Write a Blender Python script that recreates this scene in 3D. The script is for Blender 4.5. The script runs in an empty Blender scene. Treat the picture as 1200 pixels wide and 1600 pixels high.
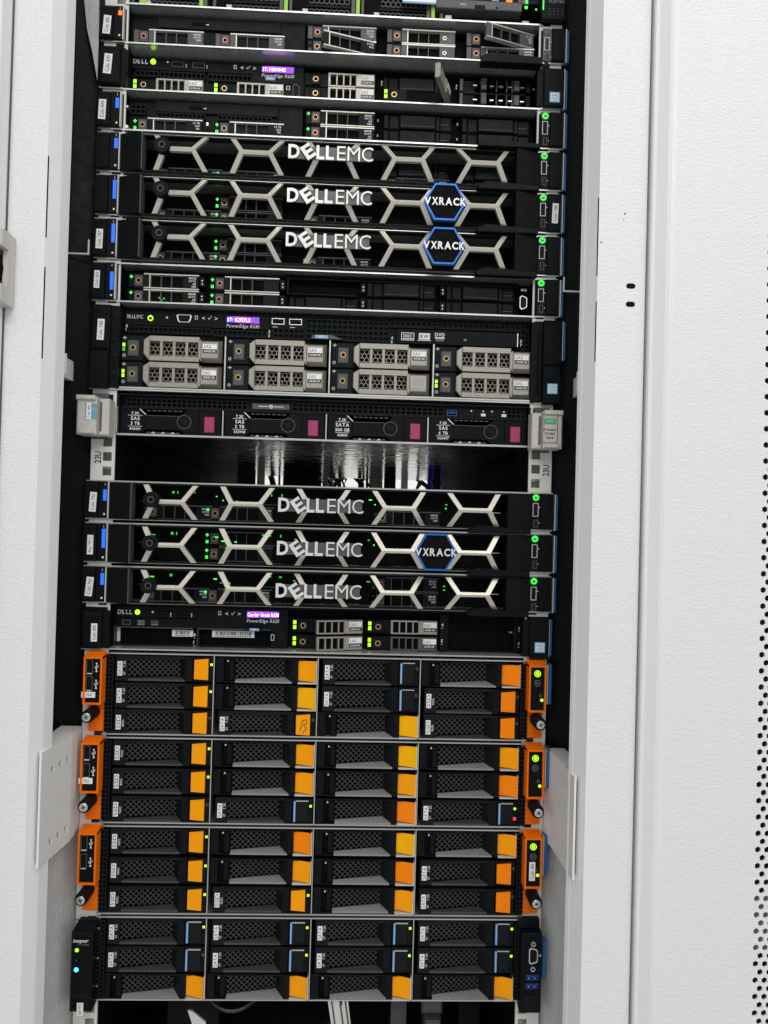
import bpy, math, random
from mathutils import Matrix, Vector
random.seed(7)
SC = bpy.context.scene
COL = SC.collection
Z0 = 1547.0            # height (mm) of the top rail line above the floor; all rack sizes below are millimetres
MM = 0.001

# ------------------------------------------------------------------ camera, light, exposure
cam_d = bpy.data.cameras.new('camera')
cam = bpy.data.objects.new('camera', cam_d); COL.objects.link(cam)
cam_d.sensor_fit = 'VERTICAL'; cam_d.sensor_height = 36; cam_d.lens = 27.0
cam_d.clip_start = 0.02; cam_d.clip_end = 60
pitch, yaw, roll = math.radians(0.7336), math.radians(-2.2258), math.radians(-1.5473)
Rm = Matrix.Rotation(yaw, 3, 'Z') @ Matrix.Rotation(pitch, 3, 'X') @ Matrix.Rotation(roll, 3, 'Y')
rt, fw, up = Rm.col[0], Rm.col[1], Rm.col[2]
mw = Matrix(((rt[0], up[0], -fw[0], .27467), (rt[1], up[1], -fw[1], -.79758), (rt[2], up[2], -fw[2], (Z0 - 528.0) * MM), (0, 0, 0, 1)))
cam.matrix_world = mw
SC.camera = cam
SC.view_settings.view_transform = 'Standard'; SC.view_settings.look = 'None'
SC.view_settings.exposure = 0.22; SC.view_settings.gamma = 1.0
W = bpy.data.worlds.new('World'); SC.world = W; W.use_nodes = True
W.node_tree.nodes['Background'].inputs[0].default_value = (0.97, 0.985, 1.0, 1)
W.node_tree.nodes['Background'].inputs[1].default_value = 0.50

def area(name, loc, target, sx, sy, power, col=(1, 1, 1)):
    l = bpy.data.lights.new(name, 'AREA'); l.shape = 'RECTANGLE'; l.size = sx; l.size_y = sy; l.energy = power; l.color = col
    o = bpy.data.objects.new(name, l); COL.objects.link(o); o.location = loc
    o.rotation_euler = (Vector(target) - Vector(loc)).to_track_quat('-Z', 'Y').to_euler()
    return o
# two long ceiling luminaires over the cold aisle, one over the hot aisle behind the rack
area('ceiling_light', (0.7, -1.25, 2.75), (0.3, -0.5, 1.0), 2.4, 0.22, 12.5, (1.0, 0.985, 0.95))
area('ceiling_light', (0.6, -3.2, 2.75), (0.5, 0.0, 1.0), 2.4, 0.30, 27, (1.0, 0.985, 0.955))
area('ceiling_light', (0.3, 1.75, 2.6), (0.3, 2.0, 1.1), 2.0, 0.3, 40, (1, 0.98, 0.93))

# ------------------------------------------------------------------ materials
def mat(name, col, rough=.5, metal=0.0, var=0.0, vscale=120, rvar=.08, bump=None, emit=None, spec=.5, stretch=None, coat=0):
    m = bpy.data.materials.new(name); m.use_nodes = True
    nt = m.node_tree; b = nt.nodes['Principled BSDF']
    b.inputs['Base Color'].default_value = (*col, 1); b.inputs['Roughness'].default_value = rough
    b.inputs['Metallic'].default_value = metal
    b.inputs['Specular IOR Level'].default_value = spec
    if coat: b.inputs['Coat Weight'].default_value = coat
    if emit:
        b.inputs['Emission Color'].default_value = (*emit[0], 1); b.inputs['Emission Strength'].default_value = emit[1]
        return m
    tc = nt.nodes.new('ShaderNodeTexCoord'); mp = nt.nodes.new('ShaderNodeMapping')
    geo = nt.nodes.new('ShaderNodeNewGeometry')
    nt.links.new(geo.outputs['Position'], mp.inputs[0])
    if stretch: mp.inputs['Scale'].default_value = stretch
    n = nt.nodes.new('ShaderNodeTexNoise'); n.inputs['Scale'].default_value = vscale; n.inputs['Detail'].default_value = 5
    nt.links.new(mp.outputs[0], n.inputs['Vector'])
    if var:
        mx = nt.nodes.new('ShaderNodeMix'); mx.data_type = 'RGBA'
        mx.inputs[6].default_value = (*[c * (1 - var) for c in col], 1); mx.inputs[7].default_value = (*[min(1, c * (1 + var)) for c in col], 1)
        nt.links.new(n.outputs[0], mx.inputs[0]); nt.links.new(mx.outputs[2], b.inputs['Base Color'])
    mr = nt.nodes.new('ShaderNodeMapRange'); mr.inputs[3].default_value = max(.02, rough - rvar); mr.inputs[4].default_value = min(1, rough + rvar)
    mr.inputs[1].default_value = .3; mr.inputs[2].default_value = .7
    nt.links.new(n.outputs[0], mr.inputs[0]); nt.links.new(mr.outputs[0], b.inputs['Roughness'])
    if bump:
        n2 = nt.nodes.new('ShaderNodeTexNoise'); n2.inputs['Scale'].default_value = bump[0]; n2.inputs['Detail'].default_value = bump[2] if len(bump) > 2 else 2
        n2.inputs['Distortion'].default_value = bump[3] if len(bump) > 3 else 0
        nt.links.new(mp.outputs[0], n2.inputs['Vector'])
        bp = nt.nodes.new('ShaderNodeBump'); bp.inputs['Distance'].default_value = bump[1]; bp.inputs['Strength'].default_value = 1
        nt.links.new(n2.outputs[0], bp.inputs['Height']); nt.links.new(bp.outputs[0], b.inputs['Normal'])
    return m

BLK = mat('black_plastic', (.005, .0062, .0072), .42, var=.35, bump=(900, .00005), spec=.09)
BLK2 = mat('dark_grey_plastic', (.0078, .009, .0098), .5, var=.3, bump=(700, .00006), spec=.12)
VOID = mat('matt_black', (.0025, .0025, .003), .7, spec=.1)
ROUGHBLK = mat('coarse_black_plastic', (.045, .046, .045), .5, var=.45, vscale=900, bump=(1100, .0004))
ROUGHLIT = mat('coarse_plastic_lit', (.25, .25, .243), .5, var=.5, vscale=1100, bump=(1100, .0004))  # ledge of blank trays, colour lifted to paint in the grazing light
WIRE = mat('black_wire', (.022, .023, .023), .42, var=.3)
UNDER = mat('polished_underside', (.27, .275, .28), .06, .95, rvar=.03, bump=(38, .0008, 3, .8))
UNDERST = mat('zinc_underside', (.50, .525, .52), .24, .62, var=.15, vscale=60)
GREYPL = mat('grey_plastic', (.07, .072, .072), .5, var=.2, bump=(700, .0001))
STEEL = mat('galvanised_steel', (.52, .53, .50), .34, .85, var=.15, vscale=60, stretch=(.2, 1, 1))
SILVER = mat('silver_edge', (.80, .79, .74), .35, .6, var=.1, vscale=300)
EDGE = mat('carrier_edge', (.60, .585, .53), .38, .5, var=.1, vscale=300)
CHAMP = mat('champagne_metal', (.68, .64, .545), .32, .6, var=.08, vscale=500)
BEIGE = mat('warm_grey_carrier', (.33, .31, .265), .38, .5, var=.12, vscale=300, bump=(1500, .00005))
PALE = mat('pale_grey_plastic', (.55, .53, .48), .45, .1, var=.08, vscale=200)
WHITE = mat('white_powder_coat', (.80, .81, .81), .42, bump=(460, .0008, 3.0, .6), var=.02, stretch=(.6, 1, 1.25))
SMOOTHW = mat('smooth_white_paint', (.80, .81, .80), .40, bump=(260, .00012, 2), var=.02)
RAILP = mat('rail_paint', (.68, .68, .63), .45, var=.05, vscale=90, bump=(800, .0001))
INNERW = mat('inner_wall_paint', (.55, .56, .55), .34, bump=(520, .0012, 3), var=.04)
BAFFLE = mat('black_baffle_sheet', (.004, .0048, .005), .36, var=.2, spec=.08)
ORANGE = mat('orange_tab', (1.0, .355, .002), .4, spec=.12, var=.05, bump=(900, .00005))
ORANGED = mat('deep_orange_tab', (1.0, .24, .002), .4, spec=.12, var=.06, bump=(900, .00005))
ORANGEY = mat('amber_tab', (1.0, .45, .002), .4, spec=.12, var=.08, bump=(900, .00005))
ORANGE2 = mat('deep_orange_plastic', (.90, .17, .003), .4, spec=.12, var=.06, bump=(900, .00005))
MAG = mat('magenta_tab', (.36, .03, .12), .45, var=.15)
BLUET = mat('blue_tag', (.012, .12, .32), .4, var=.1)
LBLUE = mat('light_blue_plastic', (.22, .42, .72), .4)
BLUEHEX = mat('blue_metal_ring', (.015, .14, .52), .35, .3, spec=.3)
USBBLUE = mat('usb_blue', (.01, .07, .30), .4)
LABEL = mat('label_paper', (.83, .83, .80), .5, var=.04, vscale=400)
INK = mat('black_ink', (.015, .015, .015), .5)
PRINT = mat('white_print', (.72, .73, .72), .5)
GREYPRINT = mat('grey_print', (.16, .17, .18), .5)
LOGOW = mat('white_logo', (.70, .70, .68), .35, .15)
LOGOP = mat('logo_plate', (.075, .075, .075), .4)
COPPER = mat('copper_ring', (.42, .20, .12), .35, .6)
BRASS = mat('brass_ring', (.50, .33, .14), .35, .7)
SCREWM = mat('screw_zinc', (.70, .70, .66), .3, .9)
INTELB = mat('sticker_blue', (.10, .34, .62), .4)
INTELW = mat('sticker_pale', (.62, .74, .80), .4)
SEAL = mat('holographic_seal', (.20, .45, .55), .25, .3, var=.5, vscale=160)
GREENP = mat('green_plate', (.03, .42, .20), .4)
LIMETAB = mat('lime_tab', (.30, .62, .04), .4)
PCB = mat('dark_pcb', (.02, .05, .03), .4)
CABLE = mat('black_cable', (.012, .012, .013), .4)
CABLEB = mat('blue_cable', (.015, .04, .85), .4)
LIVERY = mat('wall_white', (.8, .8, .78), .6)
def led(name, c, s): return mat(name, (.01, .01, .01), .4, emit=(c, s))
GREEN = led('green_led', (.05, 1.0, .08), 1.5)
GREENDIM = led('green_led_dim', (.03, .8, .06), .7)
GREENHALO = led('green_led_halo', (.02, .5, .03), .3)
LIME = led('lime_led', (.42, 1.0, .01), 1.5)
BLUE = led('blue_led', (.015, .15, .95), 1.05)
BLUE2 = led('bright_blue_led', (.05, .45, 1.0), 3.5)
RED = led('red_led', (1.0, .02, .03), 1.6)
AMBER = led('amber_led', (1.0, .13, .0), 2.2)
LCDTXT = led('lcd_text', (1.0, .92, 1.0), 1.5)
def lcd_mat():
    m = bpy.data.materials.new('purple_lcd'); m.use_nodes = True; nt = m.node_tree; b = nt.nodes['Principled BSDF']
    b.inputs['Base Color'].default_value = (.02, .01, .03, 1); b.inputs['Roughness'].default_value = .2
    geo = nt.nodes.new('ShaderNodeTexCoord'); n = nt.nodes.new('ShaderNodeTexNoise'); n.inputs['Scale'].default_value = 60
    r = nt.nodes.new('ShaderNodeValToRGB'); r.color_ramp.elements[0].color = (.07, .04, .72, 1); r.color_ramp.elements[1].color = (.55, .10, .80, 1)
    r.color_ramp.elements[0].position = .38; r.color_ramp.elements[1].position = .62
    nt.links.new(geo.outputs['Object'], n.inputs['Vector']); nt.links.new(n.outputs[0], r.inputs[0]); nt.links.new(r.outputs[0], b.inputs['Emission Color'])
    b.inputs['Emission Strength'].default_value = 1.0
    return m
LCD = lcd_mat()

# ------------------------------------------------------------------ glyphs
GL = {}
CHARS = sorted(set('ABCDEFGHIJKLMNOPQRSTUVWXYZabcdefghijklmnopqrstuvwxyz0123456789.:<>/-'))
def load_glyphs():
    objs = []
    for style, off, ext in (('r', 0, 0), ('b', .022, 0), ('X', .030, .5), ('t', -.006, .5)):
        for ch in CHARS:
            if style in 'Xt' and ch not in 'DELMCVXRAK': continue
            c = bpy.data.curves.new('g', 'FONT'); c.body = ch; c.resolution_u = 3; c.offset = off; c.extrude = ext
            o = bpy.data.objects.new('g', c); COL.objects.link(o); objs.append((style, ch, o, c))
    bpy.context.view_layer.update()
    dg = bpy.context.evaluated_depsgraph_get()
    for style, ch, o, c in objs:
        me = o.evaluated_get(dg).to_mesh()
        GL[style + ch] = ([v.co.copy() for v in me.vertices], [tuple(p.vertices) for p in me.polygons])
        o.evaluated_get(dg).to_mesh_clear()
    for style, ch, o, c in objs:
        bpy.data.objects.remove(o); bpy.data.curves.remove(c)
load_glyphs()

# ------------------------------------------------------------------ mesh builder (millimetres, x right, y into the rack, z up)
class MB:
    def __init__(s): s.v = []; s.f = []; s.m = []; s.mats = []
    def mi(s, m):
        if m not in s.mats: s.mats.append(m)
        return s.mats.index(m)
    def poly(s, pts, m):
        n = len(s.v); s.v += [tuple(p) for p in pts]; s.f.append(tuple(range(n, n + len(pts)))); s.m.append(s.mi(m))
    def hexa(s, p, m):      # 8 points: front 4 ccw seen from the front (-y), back 4
        n = len(s.v); s.v += [tuple(q) for q in p]; k = s.mi(m)
        for f in ((0, 1, 2, 3), (7, 6, 5, 4), (0, 4, 5, 1), (1, 5, 6, 2), (2, 6, 7, 3), (3, 7, 4, 0)):
            s.f.append(tuple(n + i for i in f)); s.m.append(k)
    def box(s, x0, x1, y0, y1, z0, z1, m):
        if x0 > x1: x0, x1 = x1, x0
        if z0 > z1: z0, z1 = z1, z0
        s.hexa([(x0, y0, z0), (x1, y0, z0), (x1, y0, z1), (x0, y0, z1), (x0, y1, z0), (x1, y1, z0), (x1, y1, z1), (x0, y1, z1)], m)
        return s
    def fbox(s, x0, x1, y0, y1, z0, z1, m, c=.6):     # box with a chamfered front
        if x0 > x1: x0, x1 = x1, x0
        if z0 > z1: z0, z1 = z1, z0
        s.frust(x0, x1, z0, z1, x0 + c, x1 - c, z0 + c, z1 - c, y0 + c, y0, m)
        n = len(s.v); k = s.mi(m)
        s.v += [(x0, y0 + c, z0), (x1, y0 + c, z0), (x1, y0 + c, z1), (x0, y0 + c, z1), (x0, y1, z0), (x1, y1, z0), (x1, y1, z1), (x0, y1, z1)]
        for f in ((7, 6, 5, 4), (0, 4, 5, 1), (1, 5, 6, 2), (2, 6, 7, 3), (3, 7, 4, 0)): s.f.append(tuple(n + i for i in f)); s.m.append(k)
        return s
    def frust(s, x0, x1, z0, z1, a0, a1, b0, b1, yb, yf, m):
        n = len(s.v); k = s.mi(m)
        s.v += [(a0, yf, b0), (a1, yf, b0), (a1, yf, b1), (a0, yf, b1), (x0, yb, z0), (x1, yb, z0), (x1, yb, z1), (x0, yb, z1)]
        for f in ((0, 1, 2, 3), (0, 4, 5, 1), (1, 5, 6, 2), (2, 6, 7, 3), (3, 7, 4, 0)): s.f.append(tuple(n + i for i in f)); s.m.append(k)
    def prism(s, pts, y0, y1, m, c=0):     # pts (x,z) ccw seen from the front
        a = sum(pts[i][0] * pts[(i + 1) % len(pts)][1] - pts[(i + 1) % len(pts)][0] * pts[i][1] for i in range(len(pts)))
        if a < 0: pts = pts[::-1]
        n = len(s.v); N = len(pts); k = s.mi(m)
        fr = pts
        if c:
            cx = sum(p[0] for p in pts) / N; cz = sum(p[1] for p in pts) / N
            fr = [(p[0] - math.copysign(min(c, abs(p[0] - cx)), p[0] - cx), p[1] - math.copysign(min(c, abs(p[1] - cz)), p[1] - cz)) for p in pts]
        s.v += [(p[0], y0, p[1]) for p in fr] + [(p[0], y0 + c, p[1]) for p in pts] + [(p[0], y1, p[1]) for p in pts]
        s.f.append(tuple(range(n, n + N))); s.m.append(k)
        s.f.append(tuple(range(n + 3 * N - 1, n + 2 * N - 1, -1))); s.m.append(k)
        for r in ((0, 1), (1, 2)) if c else ((1, 2),):
            for i in range(N):
                j = (i + 1) % N
                s.f.append((n + r[0] * N + i, n + r[1] * N + i, n + r[1] * N + j, n + r[0] * N + j)); s.m.append(k)
        return s
    def frame(s, x0, x1, z0, z1, t, y0, y1, m):     # rectangular rim
        if z0 > z1: z0, z1 = z1, z0
        s.box(x0, x1, y0, y1, z1 - t, z1, m); s.box(x0, x1, y0, y1, z0, z0 + t, m)
        s.box(x0, x0 + t, y0, y1, z0 + t, z1 - t, m); s.box(x1 - t, x1, y0, y1, z0 + t, z1 - t, m)
        return s
    def ring(s, cx, cz, R, r, y0, y1, m, n=20, sx=1):
        for i in range(n):
            a, b = 2 * math.pi * i / n, 2 * math.pi * (i + 1) / n
            q = [(cx + sx * R * math.cos(a), cz + R * math.sin(a)), (cx + sx * R * math.cos(b), cz + R * math.sin(b)), (cx + sx * r * math.cos(b), cz + r * math.sin(b)), (cx + sx * r * math.cos(a), cz + r * math.sin(a))]
            s.prism(q, y0, y1, m)
        return s
    def ringpoly(s, outer, inner, y0, y1, m):
        N = len(outer)
        for i in range(N):
            j = (i + 1) % N
            s.prism([outer[i], outer[j], inner[j], inner[i]], y0, y1, m)
        return s
    def disc(s, cx, cz, r, y0, y1, m, n=20, c=0): return s.prism([(cx + r * math.cos(2 * math.pi * i / n), cz + r * math.sin(2 * math.pi * i / n)) for i in range(n)], y0, y1, m, c)
    def text(s, t, x, z, h, y, m, rot=0, style='r', w=None, ital=0, align='l', track=.08, depth=None):
        x0 = 0; items = []
        for ch in t:
            if ch == ' ' or style + ch not in GL: x0 += .34; continue
            vs, fs = GL[style + ch]
            mn = min(v.x for v in vs); mx = max(v.x for v in vs)
            items.append((x0 - mn, vs, fs)); x0 += mx - mn + track
        tw = max(.01, x0 - track); sx = h / .7
        if w: sx = w / tw
        sz = h / .7; ca, sa = math.cos(rot), math.sin(rot); k = s.mi(m)
        off = {'l': 0, 'c': -tw * sx / 2, 'r': -tw * sx}[align]
        for dx, vs, fs in items:
            n = len(s.v)
            for v in vs:
                lx = (v.x + dx) * sx + off + ital * v.y * sz; lz = v.y * sz
                s.v.append((x + lx * ca - lz * sa, y - (v.z * depth if depth else 0), z + lx * sa + lz * ca))
            for f in fs: s.f.append(tuple(n + i for i in f)); s.m.append(k)
        return s
    def glyph(s, ch, x0, x1, z0, z1, y, m, style='X', depth=1.0, rot=0):
        vs, fs = GL[style + ch]
        ax, bx = min(v.x for v in vs), max(v.x for v in vs); az, bz = min(v.y for v in vs), max(v.y for v in vs)
        cx, cz = (x0 + x1) / 2, (z0 + z1) / 2; ca, sa = math.cos(rot), math.sin(rot); n = len(s.v); k = s.mi(m)
        for v in vs:
            lx = ((v.x - ax) / (bx - ax) - .5) * (x1 - x0); lz = ((v.y - az) / (bz - az) - .5) * (z1 - z0)
            s.v.append((cx + lx * ca - lz * sa, y - v.z * depth, cz + lx * sa + lz * ca))
        for f in fs: s.f.append(tuple(n + i for i in f)); s.m.append(k)
    def tube(s, pts, r, m, n=8):
        pts = [Vector(p) for p in pts]; k = s.mi(m); base = len(s.v)
        for i, p in enumerate(pts):
            d = (pts[min(i + 1, len(pts) - 1)] - pts[max(i - 1, 0)]).normalized()
            a = d.cross(Vector((0.13, .2, 1))).normalized(); b = d.cross(a)
            for j in range(n):
                t = 2 * math.pi * j / n; s.v.append(tuple(p + a * r * math.cos(t) + b * r * math.sin(t)))
        for i in range(len(pts) - 1):
            for j in range(n):
                q = (j + 1) % n; s.f.append((base + i * n + j, base + i * n + q, base + (i + 1) * n + q, base + (i + 1) * n + j)); s.m.append(k)
        return s
    def mesh(s, name, o=(0, 0, 0)):
        me = bpy.data.meshes.new(name)
        me.from_pydata([((v[0] - o[0]) * MM, (v[1] - o[1]) * MM, (v[2] - o[2]) * MM) for v in s.v], [], s.f)
        for m in s.mats: me.materials.append(m)
        me.polygons.foreach_set('material_index', s.m); me.update()
        return me

class Thing:
    """An Empty that parents its parts; coordinates given to part() are rack millimetres."""
    def __init__(s, name, label, cat, o, group=None):
        s.o = o; s.e = bpy.data.objects.new(name, None); COL.objects.link(s.e)
        s.e.empty_display_size = .02
        s.e.location = (o[0] * MM, o[1] * MM, (o[2] + Z0) * MM); s.e['label'] = label; s.e['category'] = cat
        if group: s.e['group'] = group
    def part(s, name, mb, parent=None, label=None, stuff=False):
        ob = bpy.data.objects.new(name, mb.mesh(name, s.o)); COL.objects.link(ob)
        ob.parent = parent or s.e
        if label: ob['label'] = label
        if stuff: ob['kind'] = 'stuff'
        return ob
    def put(s, proto, x, y, z, rotz=0, label=None):     # proto: list of (name, mesh) ; the first is the part, the others its sub-parts
        ob = bpy.data.objects.new(proto[0][0], proto[0][1]); COL.objects.link(ob); ob.parent = s.e
        ob.location = ((x - s.o[0]) * MM, (y - s.o[1]) * MM, (z - s.o[2]) * MM); ob.rotation_euler = (0, 0, rotz)
        if label: ob['label'] = label
        for nm, me in proto[1:]:
            c = bpy.data.objects.new(nm, me); COL.objects.link(c); c.parent = ob
        return ob

def structure(name, mb, kind='structure'):
    ob = bpy.data.objects.new(name, mb.mesh(name, (0, 0, -Z0))); COL.objects.link(ob); ob['kind'] = kind
    return ob

# ------------------------------------------------------------------ the cabinet
TOP, BOT = 170, -1330
def build_cabinet():
    t = Thing('server_cabinet', 'open white server cabinet holding the whole stack of servers between its two posts', 'server cabinet', (241, 0, BOT))
    for side in (0, 1):
        f = (lambda x: x) if side == 0 else (lambda x: 483.5 - x)
        # mounting rail with square holes
        m = MB(); xs = (3, 14.9, 24, 27)
        m.box(f(xs[0]), f(xs[1]), 2, 4, BOT, TOP, RAILP); m.box(f(xs[2]), f(xs[3]), 2, 4, BOT, TOP, RAILP)
        zs = []
        for u in range(-3, 30):
            zt = -1.5 - 44.45 * u
            zs += [zt - 7.6, zt - 22.5, zt - 37.4]
        prev = TOP
        for z in zs:
            if prev - (z + 4.6) > 0 and z - 4.6 > BOT: m.box(f(xs[1]), f(xs[2]), 2, 4, z + 4.6, prev, RAILP); prev = z - 4.6
        m.box(f(xs[1]), f(xs[2]), 2, 4, BOT, prev, RAILP)
        m.box(f(26), f(26.8), 4.2, 60, BOT, TOP, VOID)
        m.box(f(3) - 1, f(3) + 1, 4.2, 60, BOT, TOP, RAILP); m.box(f(5), f(25), 18, 20, BOT, TOP, RAILP)
        rl = t.part('mounting_rail', m)
        m = MB()
        if side == 0: m.text('23U', 13.2, -475.6, 6.4, 1.9, INK, rot=math.pi / 2, style='b', w=12); m.text('12U', 9.5, -953.5, 6.4, 1.9, INK, rot=math.pi / 2, style='b', w=12)
        else: m.text('23U', 478, -475.6, 6.4, 1.9, INK, rot=math.pi / 2, style='b', w=12)
        t.part('unit_number', m, rl)
        # front post: textured face, smooth return with a crease and long slots
        m = MB()
        if side == 0:
            m.box(-45.5, -11, -95, -93, BOT, TOP, WHITE)
        else:
            pts = [(494.5, -95)] + [(530 + 14 * math.sin(a), -81 - 14 * math.cos(a)) for a in [i * math.pi / 16 for i in range(0, 9)]] + [(544, -60)]
            for a, b in zip(pts, pts[1:]): m.poly([(a[0], a[1], BOT), (b[0], b[1], BOT), (b[0], b[1], TOP), (a[0], a[1], TOP)], WHITE)
        po = t.part('frame_post', m)
        m = MB()
        xr = -11 if side == 0 else 494.5
        sg = 1 if side == 0 else -1
        prof = [(-11, -94.9), (-3.4, -83), (-2.6, -81), (.6, -71), (-14, -66)] if side == 0 else [(494.5, -94.9), (487, -80), (486.2, -79), (484.2, -74.6), (500, -68)]
        for a, b in zip(prof, prof[1:]): m.poly([(a[0], a[1], BOT), (b[0], b[1], BOT), (b[0], b[1], TOP), (a[0], a[1], TOP)], SMOOTHW)
        t.part('post_return', m, po)
        m = MB()
        for z1, z2 in ((-205, -279), (-306, -389)) if side == 0 else ((-221, -294), (-318, -374)):
            q = [(-10.9, -95.1), (-10.1, -93.9)] if side == 0 else [(494.4, -95.1), (493.7, -93.6)]
            m.poly([(q[0][0], q[0][1], z2), (q[1][0], q[1][1] - .25, z2), (q[1][0], q[1][1] - .25, z1), (q[0][0], q[0][1], z1)], VOID)
        t.part('post_slot', m, po)
        if side == 1: t.part('seam_shade', MB().box(543.2, 546.6, -78, -76, BOT, TOP, VOID), po)  # black strip added inside the seam to paint its shade
        # inner side wall and black baffle
        m = MB(); xw = -32 if side == 0 else 514.5
        m.box(min(xw, xw - 2 * sg), max(xw, xw - 2 * sg), -40, 900, BOT, TOP, INNERW); xa, xb_ = f(1.6), f(-27); m.poly([(xa, 14, BOT), (xb_, -58, BOT), (xb_, -58, -852), (xa, 14, -852)], INNERW); t.part('side_wall', m)
        m = MB(); xb = -26 if side == 0 else 511
        zb = -856
        m.box(xb - 1, xb + 1, -39, 9, zb, TOP, BAFFLE); m.poly([(f(2), 12, zb), (f(-25.5), 0, zb), (f(-25.5), 0, TOP), (f(2), 12, TOP)], BAFFLE)
        m.box(f(19) - .5, f(19) + .5, 26, 880, BOT, TOP, VOID)
        t.part('air_baffle', m)
        # deep perforated brace between post and rail
        m = MB(); xb = 2 if side == 0 else 486; th = sg * -2
        y0, y1 = (-98, -24) if side == 0 else (-87, -8); zt, zb = (-745, -849) if side == 0 else (-760, -855)
        X0, X1 = (-1.1, 5) if side == 0 else (485.6, 484.4)
        y0, y1 = (-90, -31) if side == 0 else (-90, -14)
        def plate(ya, yb, za, zb_):
            xa, xc = X0 + (X1 - X0) * (ya - y0) / (y1 - y0), X0 + (X1 - X0) * (yb - y0) / (y1 - y0)
            m.hexa([(xa, ya, za), (xc, yb, za), (xc, yb, zb_), (xa, ya, zb_), (xa + th, ya, za), (xc + th, yb, za), (xc + th, yb, zb_), (xa + th, ya, zb_)], SMOOTHW)
        r = 2.7; zc1, zc2 = (-766, -833) if side == 0 else (-777, -840)
        plate(y0, y1, zc1 + r, zt); plate(y0, y1, zc2 + r, zc1 - r); plate(y0, y1, zb, zc2 - r)
        for zc in (zc1, zc2):
            prev = y0
            for yc in (y0 + 21, y0 + 36, y0 + 51): plate(prev, yc - r, zc - r, zc + r); prev = yc + r
            plate(prev, y1, zc - r, zc + r)
        m.hexa([(X1, y1 + .1, zb), (f(2.6), 1.6, zb), (f(2.6), 1.6, zt), (X1, y1 + .1, zt), (X1 + th, y1 + .5, zb), (f(2.6) + th, 1.8, zb), (f(2.6) + th, 1.8, zt), (X1 + th, y1 + .5, zt)], SMOOTHW)
        m.poly([(X0, y0, zt + .1), (X1, y1, zt + .1), (f(2.6), 1.6, zt + .1), (f(-18), 1.6, zt + .1), (f(-18), y0 + 30, zt + .1), (X0 - sg * 2, y0, zt + .1)], SMOOTHW)
        m.hexa([(X0 - sg * 2.4, y0 + 3, zb + 4), (X1 - sg * 2.4, y1, zb + 4), (X1 - sg * 2.4, y1, zt - 4), (X0 - sg * 2.4, y0 + 3, zt - 4), (X0 - sg * 3.4, y0 + 3, zb + 4), (X1 - sg * 3.4, y1, zb + 4), (X1 - sg * 3.4, y1, zt - 4), (X0 - sg * 3.4, y0 + 3, zt - 4)], VOID)  # backing plate added in black so the holes look shaded
        t.part('depth_brace', m)
        m = MB()   # small cross bracket higher up
        xo = -24 if side == 0 else 508
        m.box(xo, xo + sg * 6, -38, 4, -372, -392, SMOOTHW); m.box(min(xo - 10 * sg, xo + 14 * sg), max(xo - 10 * sg, xo + 14 * sg), -38, -36.5, -372, -392, SMOOTHW)
        t.part('small_bracket', m)
        m = MB(); zs_ = -262 if side == 0 else -281
        m.box(min(f(-26), f(-3)), max(f(-26), f(-3)), -6, -4, zs_ - 1.5, zs_, RAILP); m.box(min(f(-3), f(-4.2)), max(f(-3), f(-4.2)), -6, -4, zs_, zs_ + 14, RAILP)
        t.part('edge_clip', m)
    m = MB(); m.box(-50, 533, -50, 900, BOT - 4, BOT, BLK2); t.part('cabinet_floor', m)
    # pieces seen under the lowest server
    m = MB()
    m.hexa([(272, 60, -1125), (292, 60, -1125), (280, 60, -1040), (257, 60, -1040), (272, 66, -1125), (292, 66, -1125), (280, 66, -1040), (257, 66, -1040)], SILVER)
    for x in (261, 270, 276): m.hexa([(x + 13.5, 58.5, -1124), (x + 15, 58.5, -1124), (x + 1.5, 58.5, -1041), (x, 58.5, -1041), (x + 13.5, 59.9, -1124), (x + 15, 59.9, -1124), (x + 1.5, 59.9, -1041), (x, 59.9, -1041)], GREYPL)
    t.part('cable_arm', m)
    for x0, x1, y, mm_ in ((334, 352, 110, GREYPL), (372, 396, 130, BLK2), (420, 446, 150, BLK2), (70, 130, 130, BLK2)): t.part('support_strut', MB().box(x0, x1, y, y + 20, BOT, -1038, mm_))
    m = MB(); m.fbox(365, 388, 60, 75, -1074, -1050, GREYPL, 2); m.fbox(368, 385, 50, 70, -1140, -1075, GREYPL, 2); t.part('cable_clamp', m)
    m = MB(); m.prism([(107, -1070), (112, -1071), (127, -1083), (131, -1120), (117, -1120), (112, -1084)], 60, 63, SILVER); t.part('cable_hook', m)
    m = MB(); m.box(0, 483, 260, 262, BOT, -1030, VOID); t.part('rear_blank', m)
    return t
CAB = build_cabinet()
m = MB(); m.prism([(-20, 20), (-4, 20), (-1.4, -11), (-1.4, -82), (-7, -55), (-13.5, -29)], -2, -1, INNERW); m.prism([(-20, 120), (-4, 120), (-4, 20.1), (-20, 20.1)], -2, -1, INNERW)  # pale plate standing in for a patch of light on the inner wall
CAB.part('wall_light_patch', m)
def loose_cable(pts, label):
    m = MB(); P = []
    for i in range(len(pts) - 1):
        for k in range(6):
            u = k / 6; p0 = Vector(pts[max(i - 1, 0)]); p1 = Vector(pts[i]); p2 = Vector(pts[i + 1]); p3 = Vector(pts[min(i + 2, len(pts) - 1)])
            P.append(tuple(.5 * ((2 * p1) + (p2 - p0) * u + (2 * p0 - 5 * p1 + 4 * p2 - p3) * u * u + (3 * p1 - p0 - 3 * p2 + p3) * u ** 3)))
    P.append(pts[-1]); m.tube(P, 2.6, CABLE)
    ob = bpy.data.objects.new('power_cable', m.mesh('power_cable', (0, 0, -Z0))); COL.objects.link(ob)
    ob['label'] = label; ob['category'] = 'cable'; ob['group'] = 'black cables hanging under the lowest server'
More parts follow.
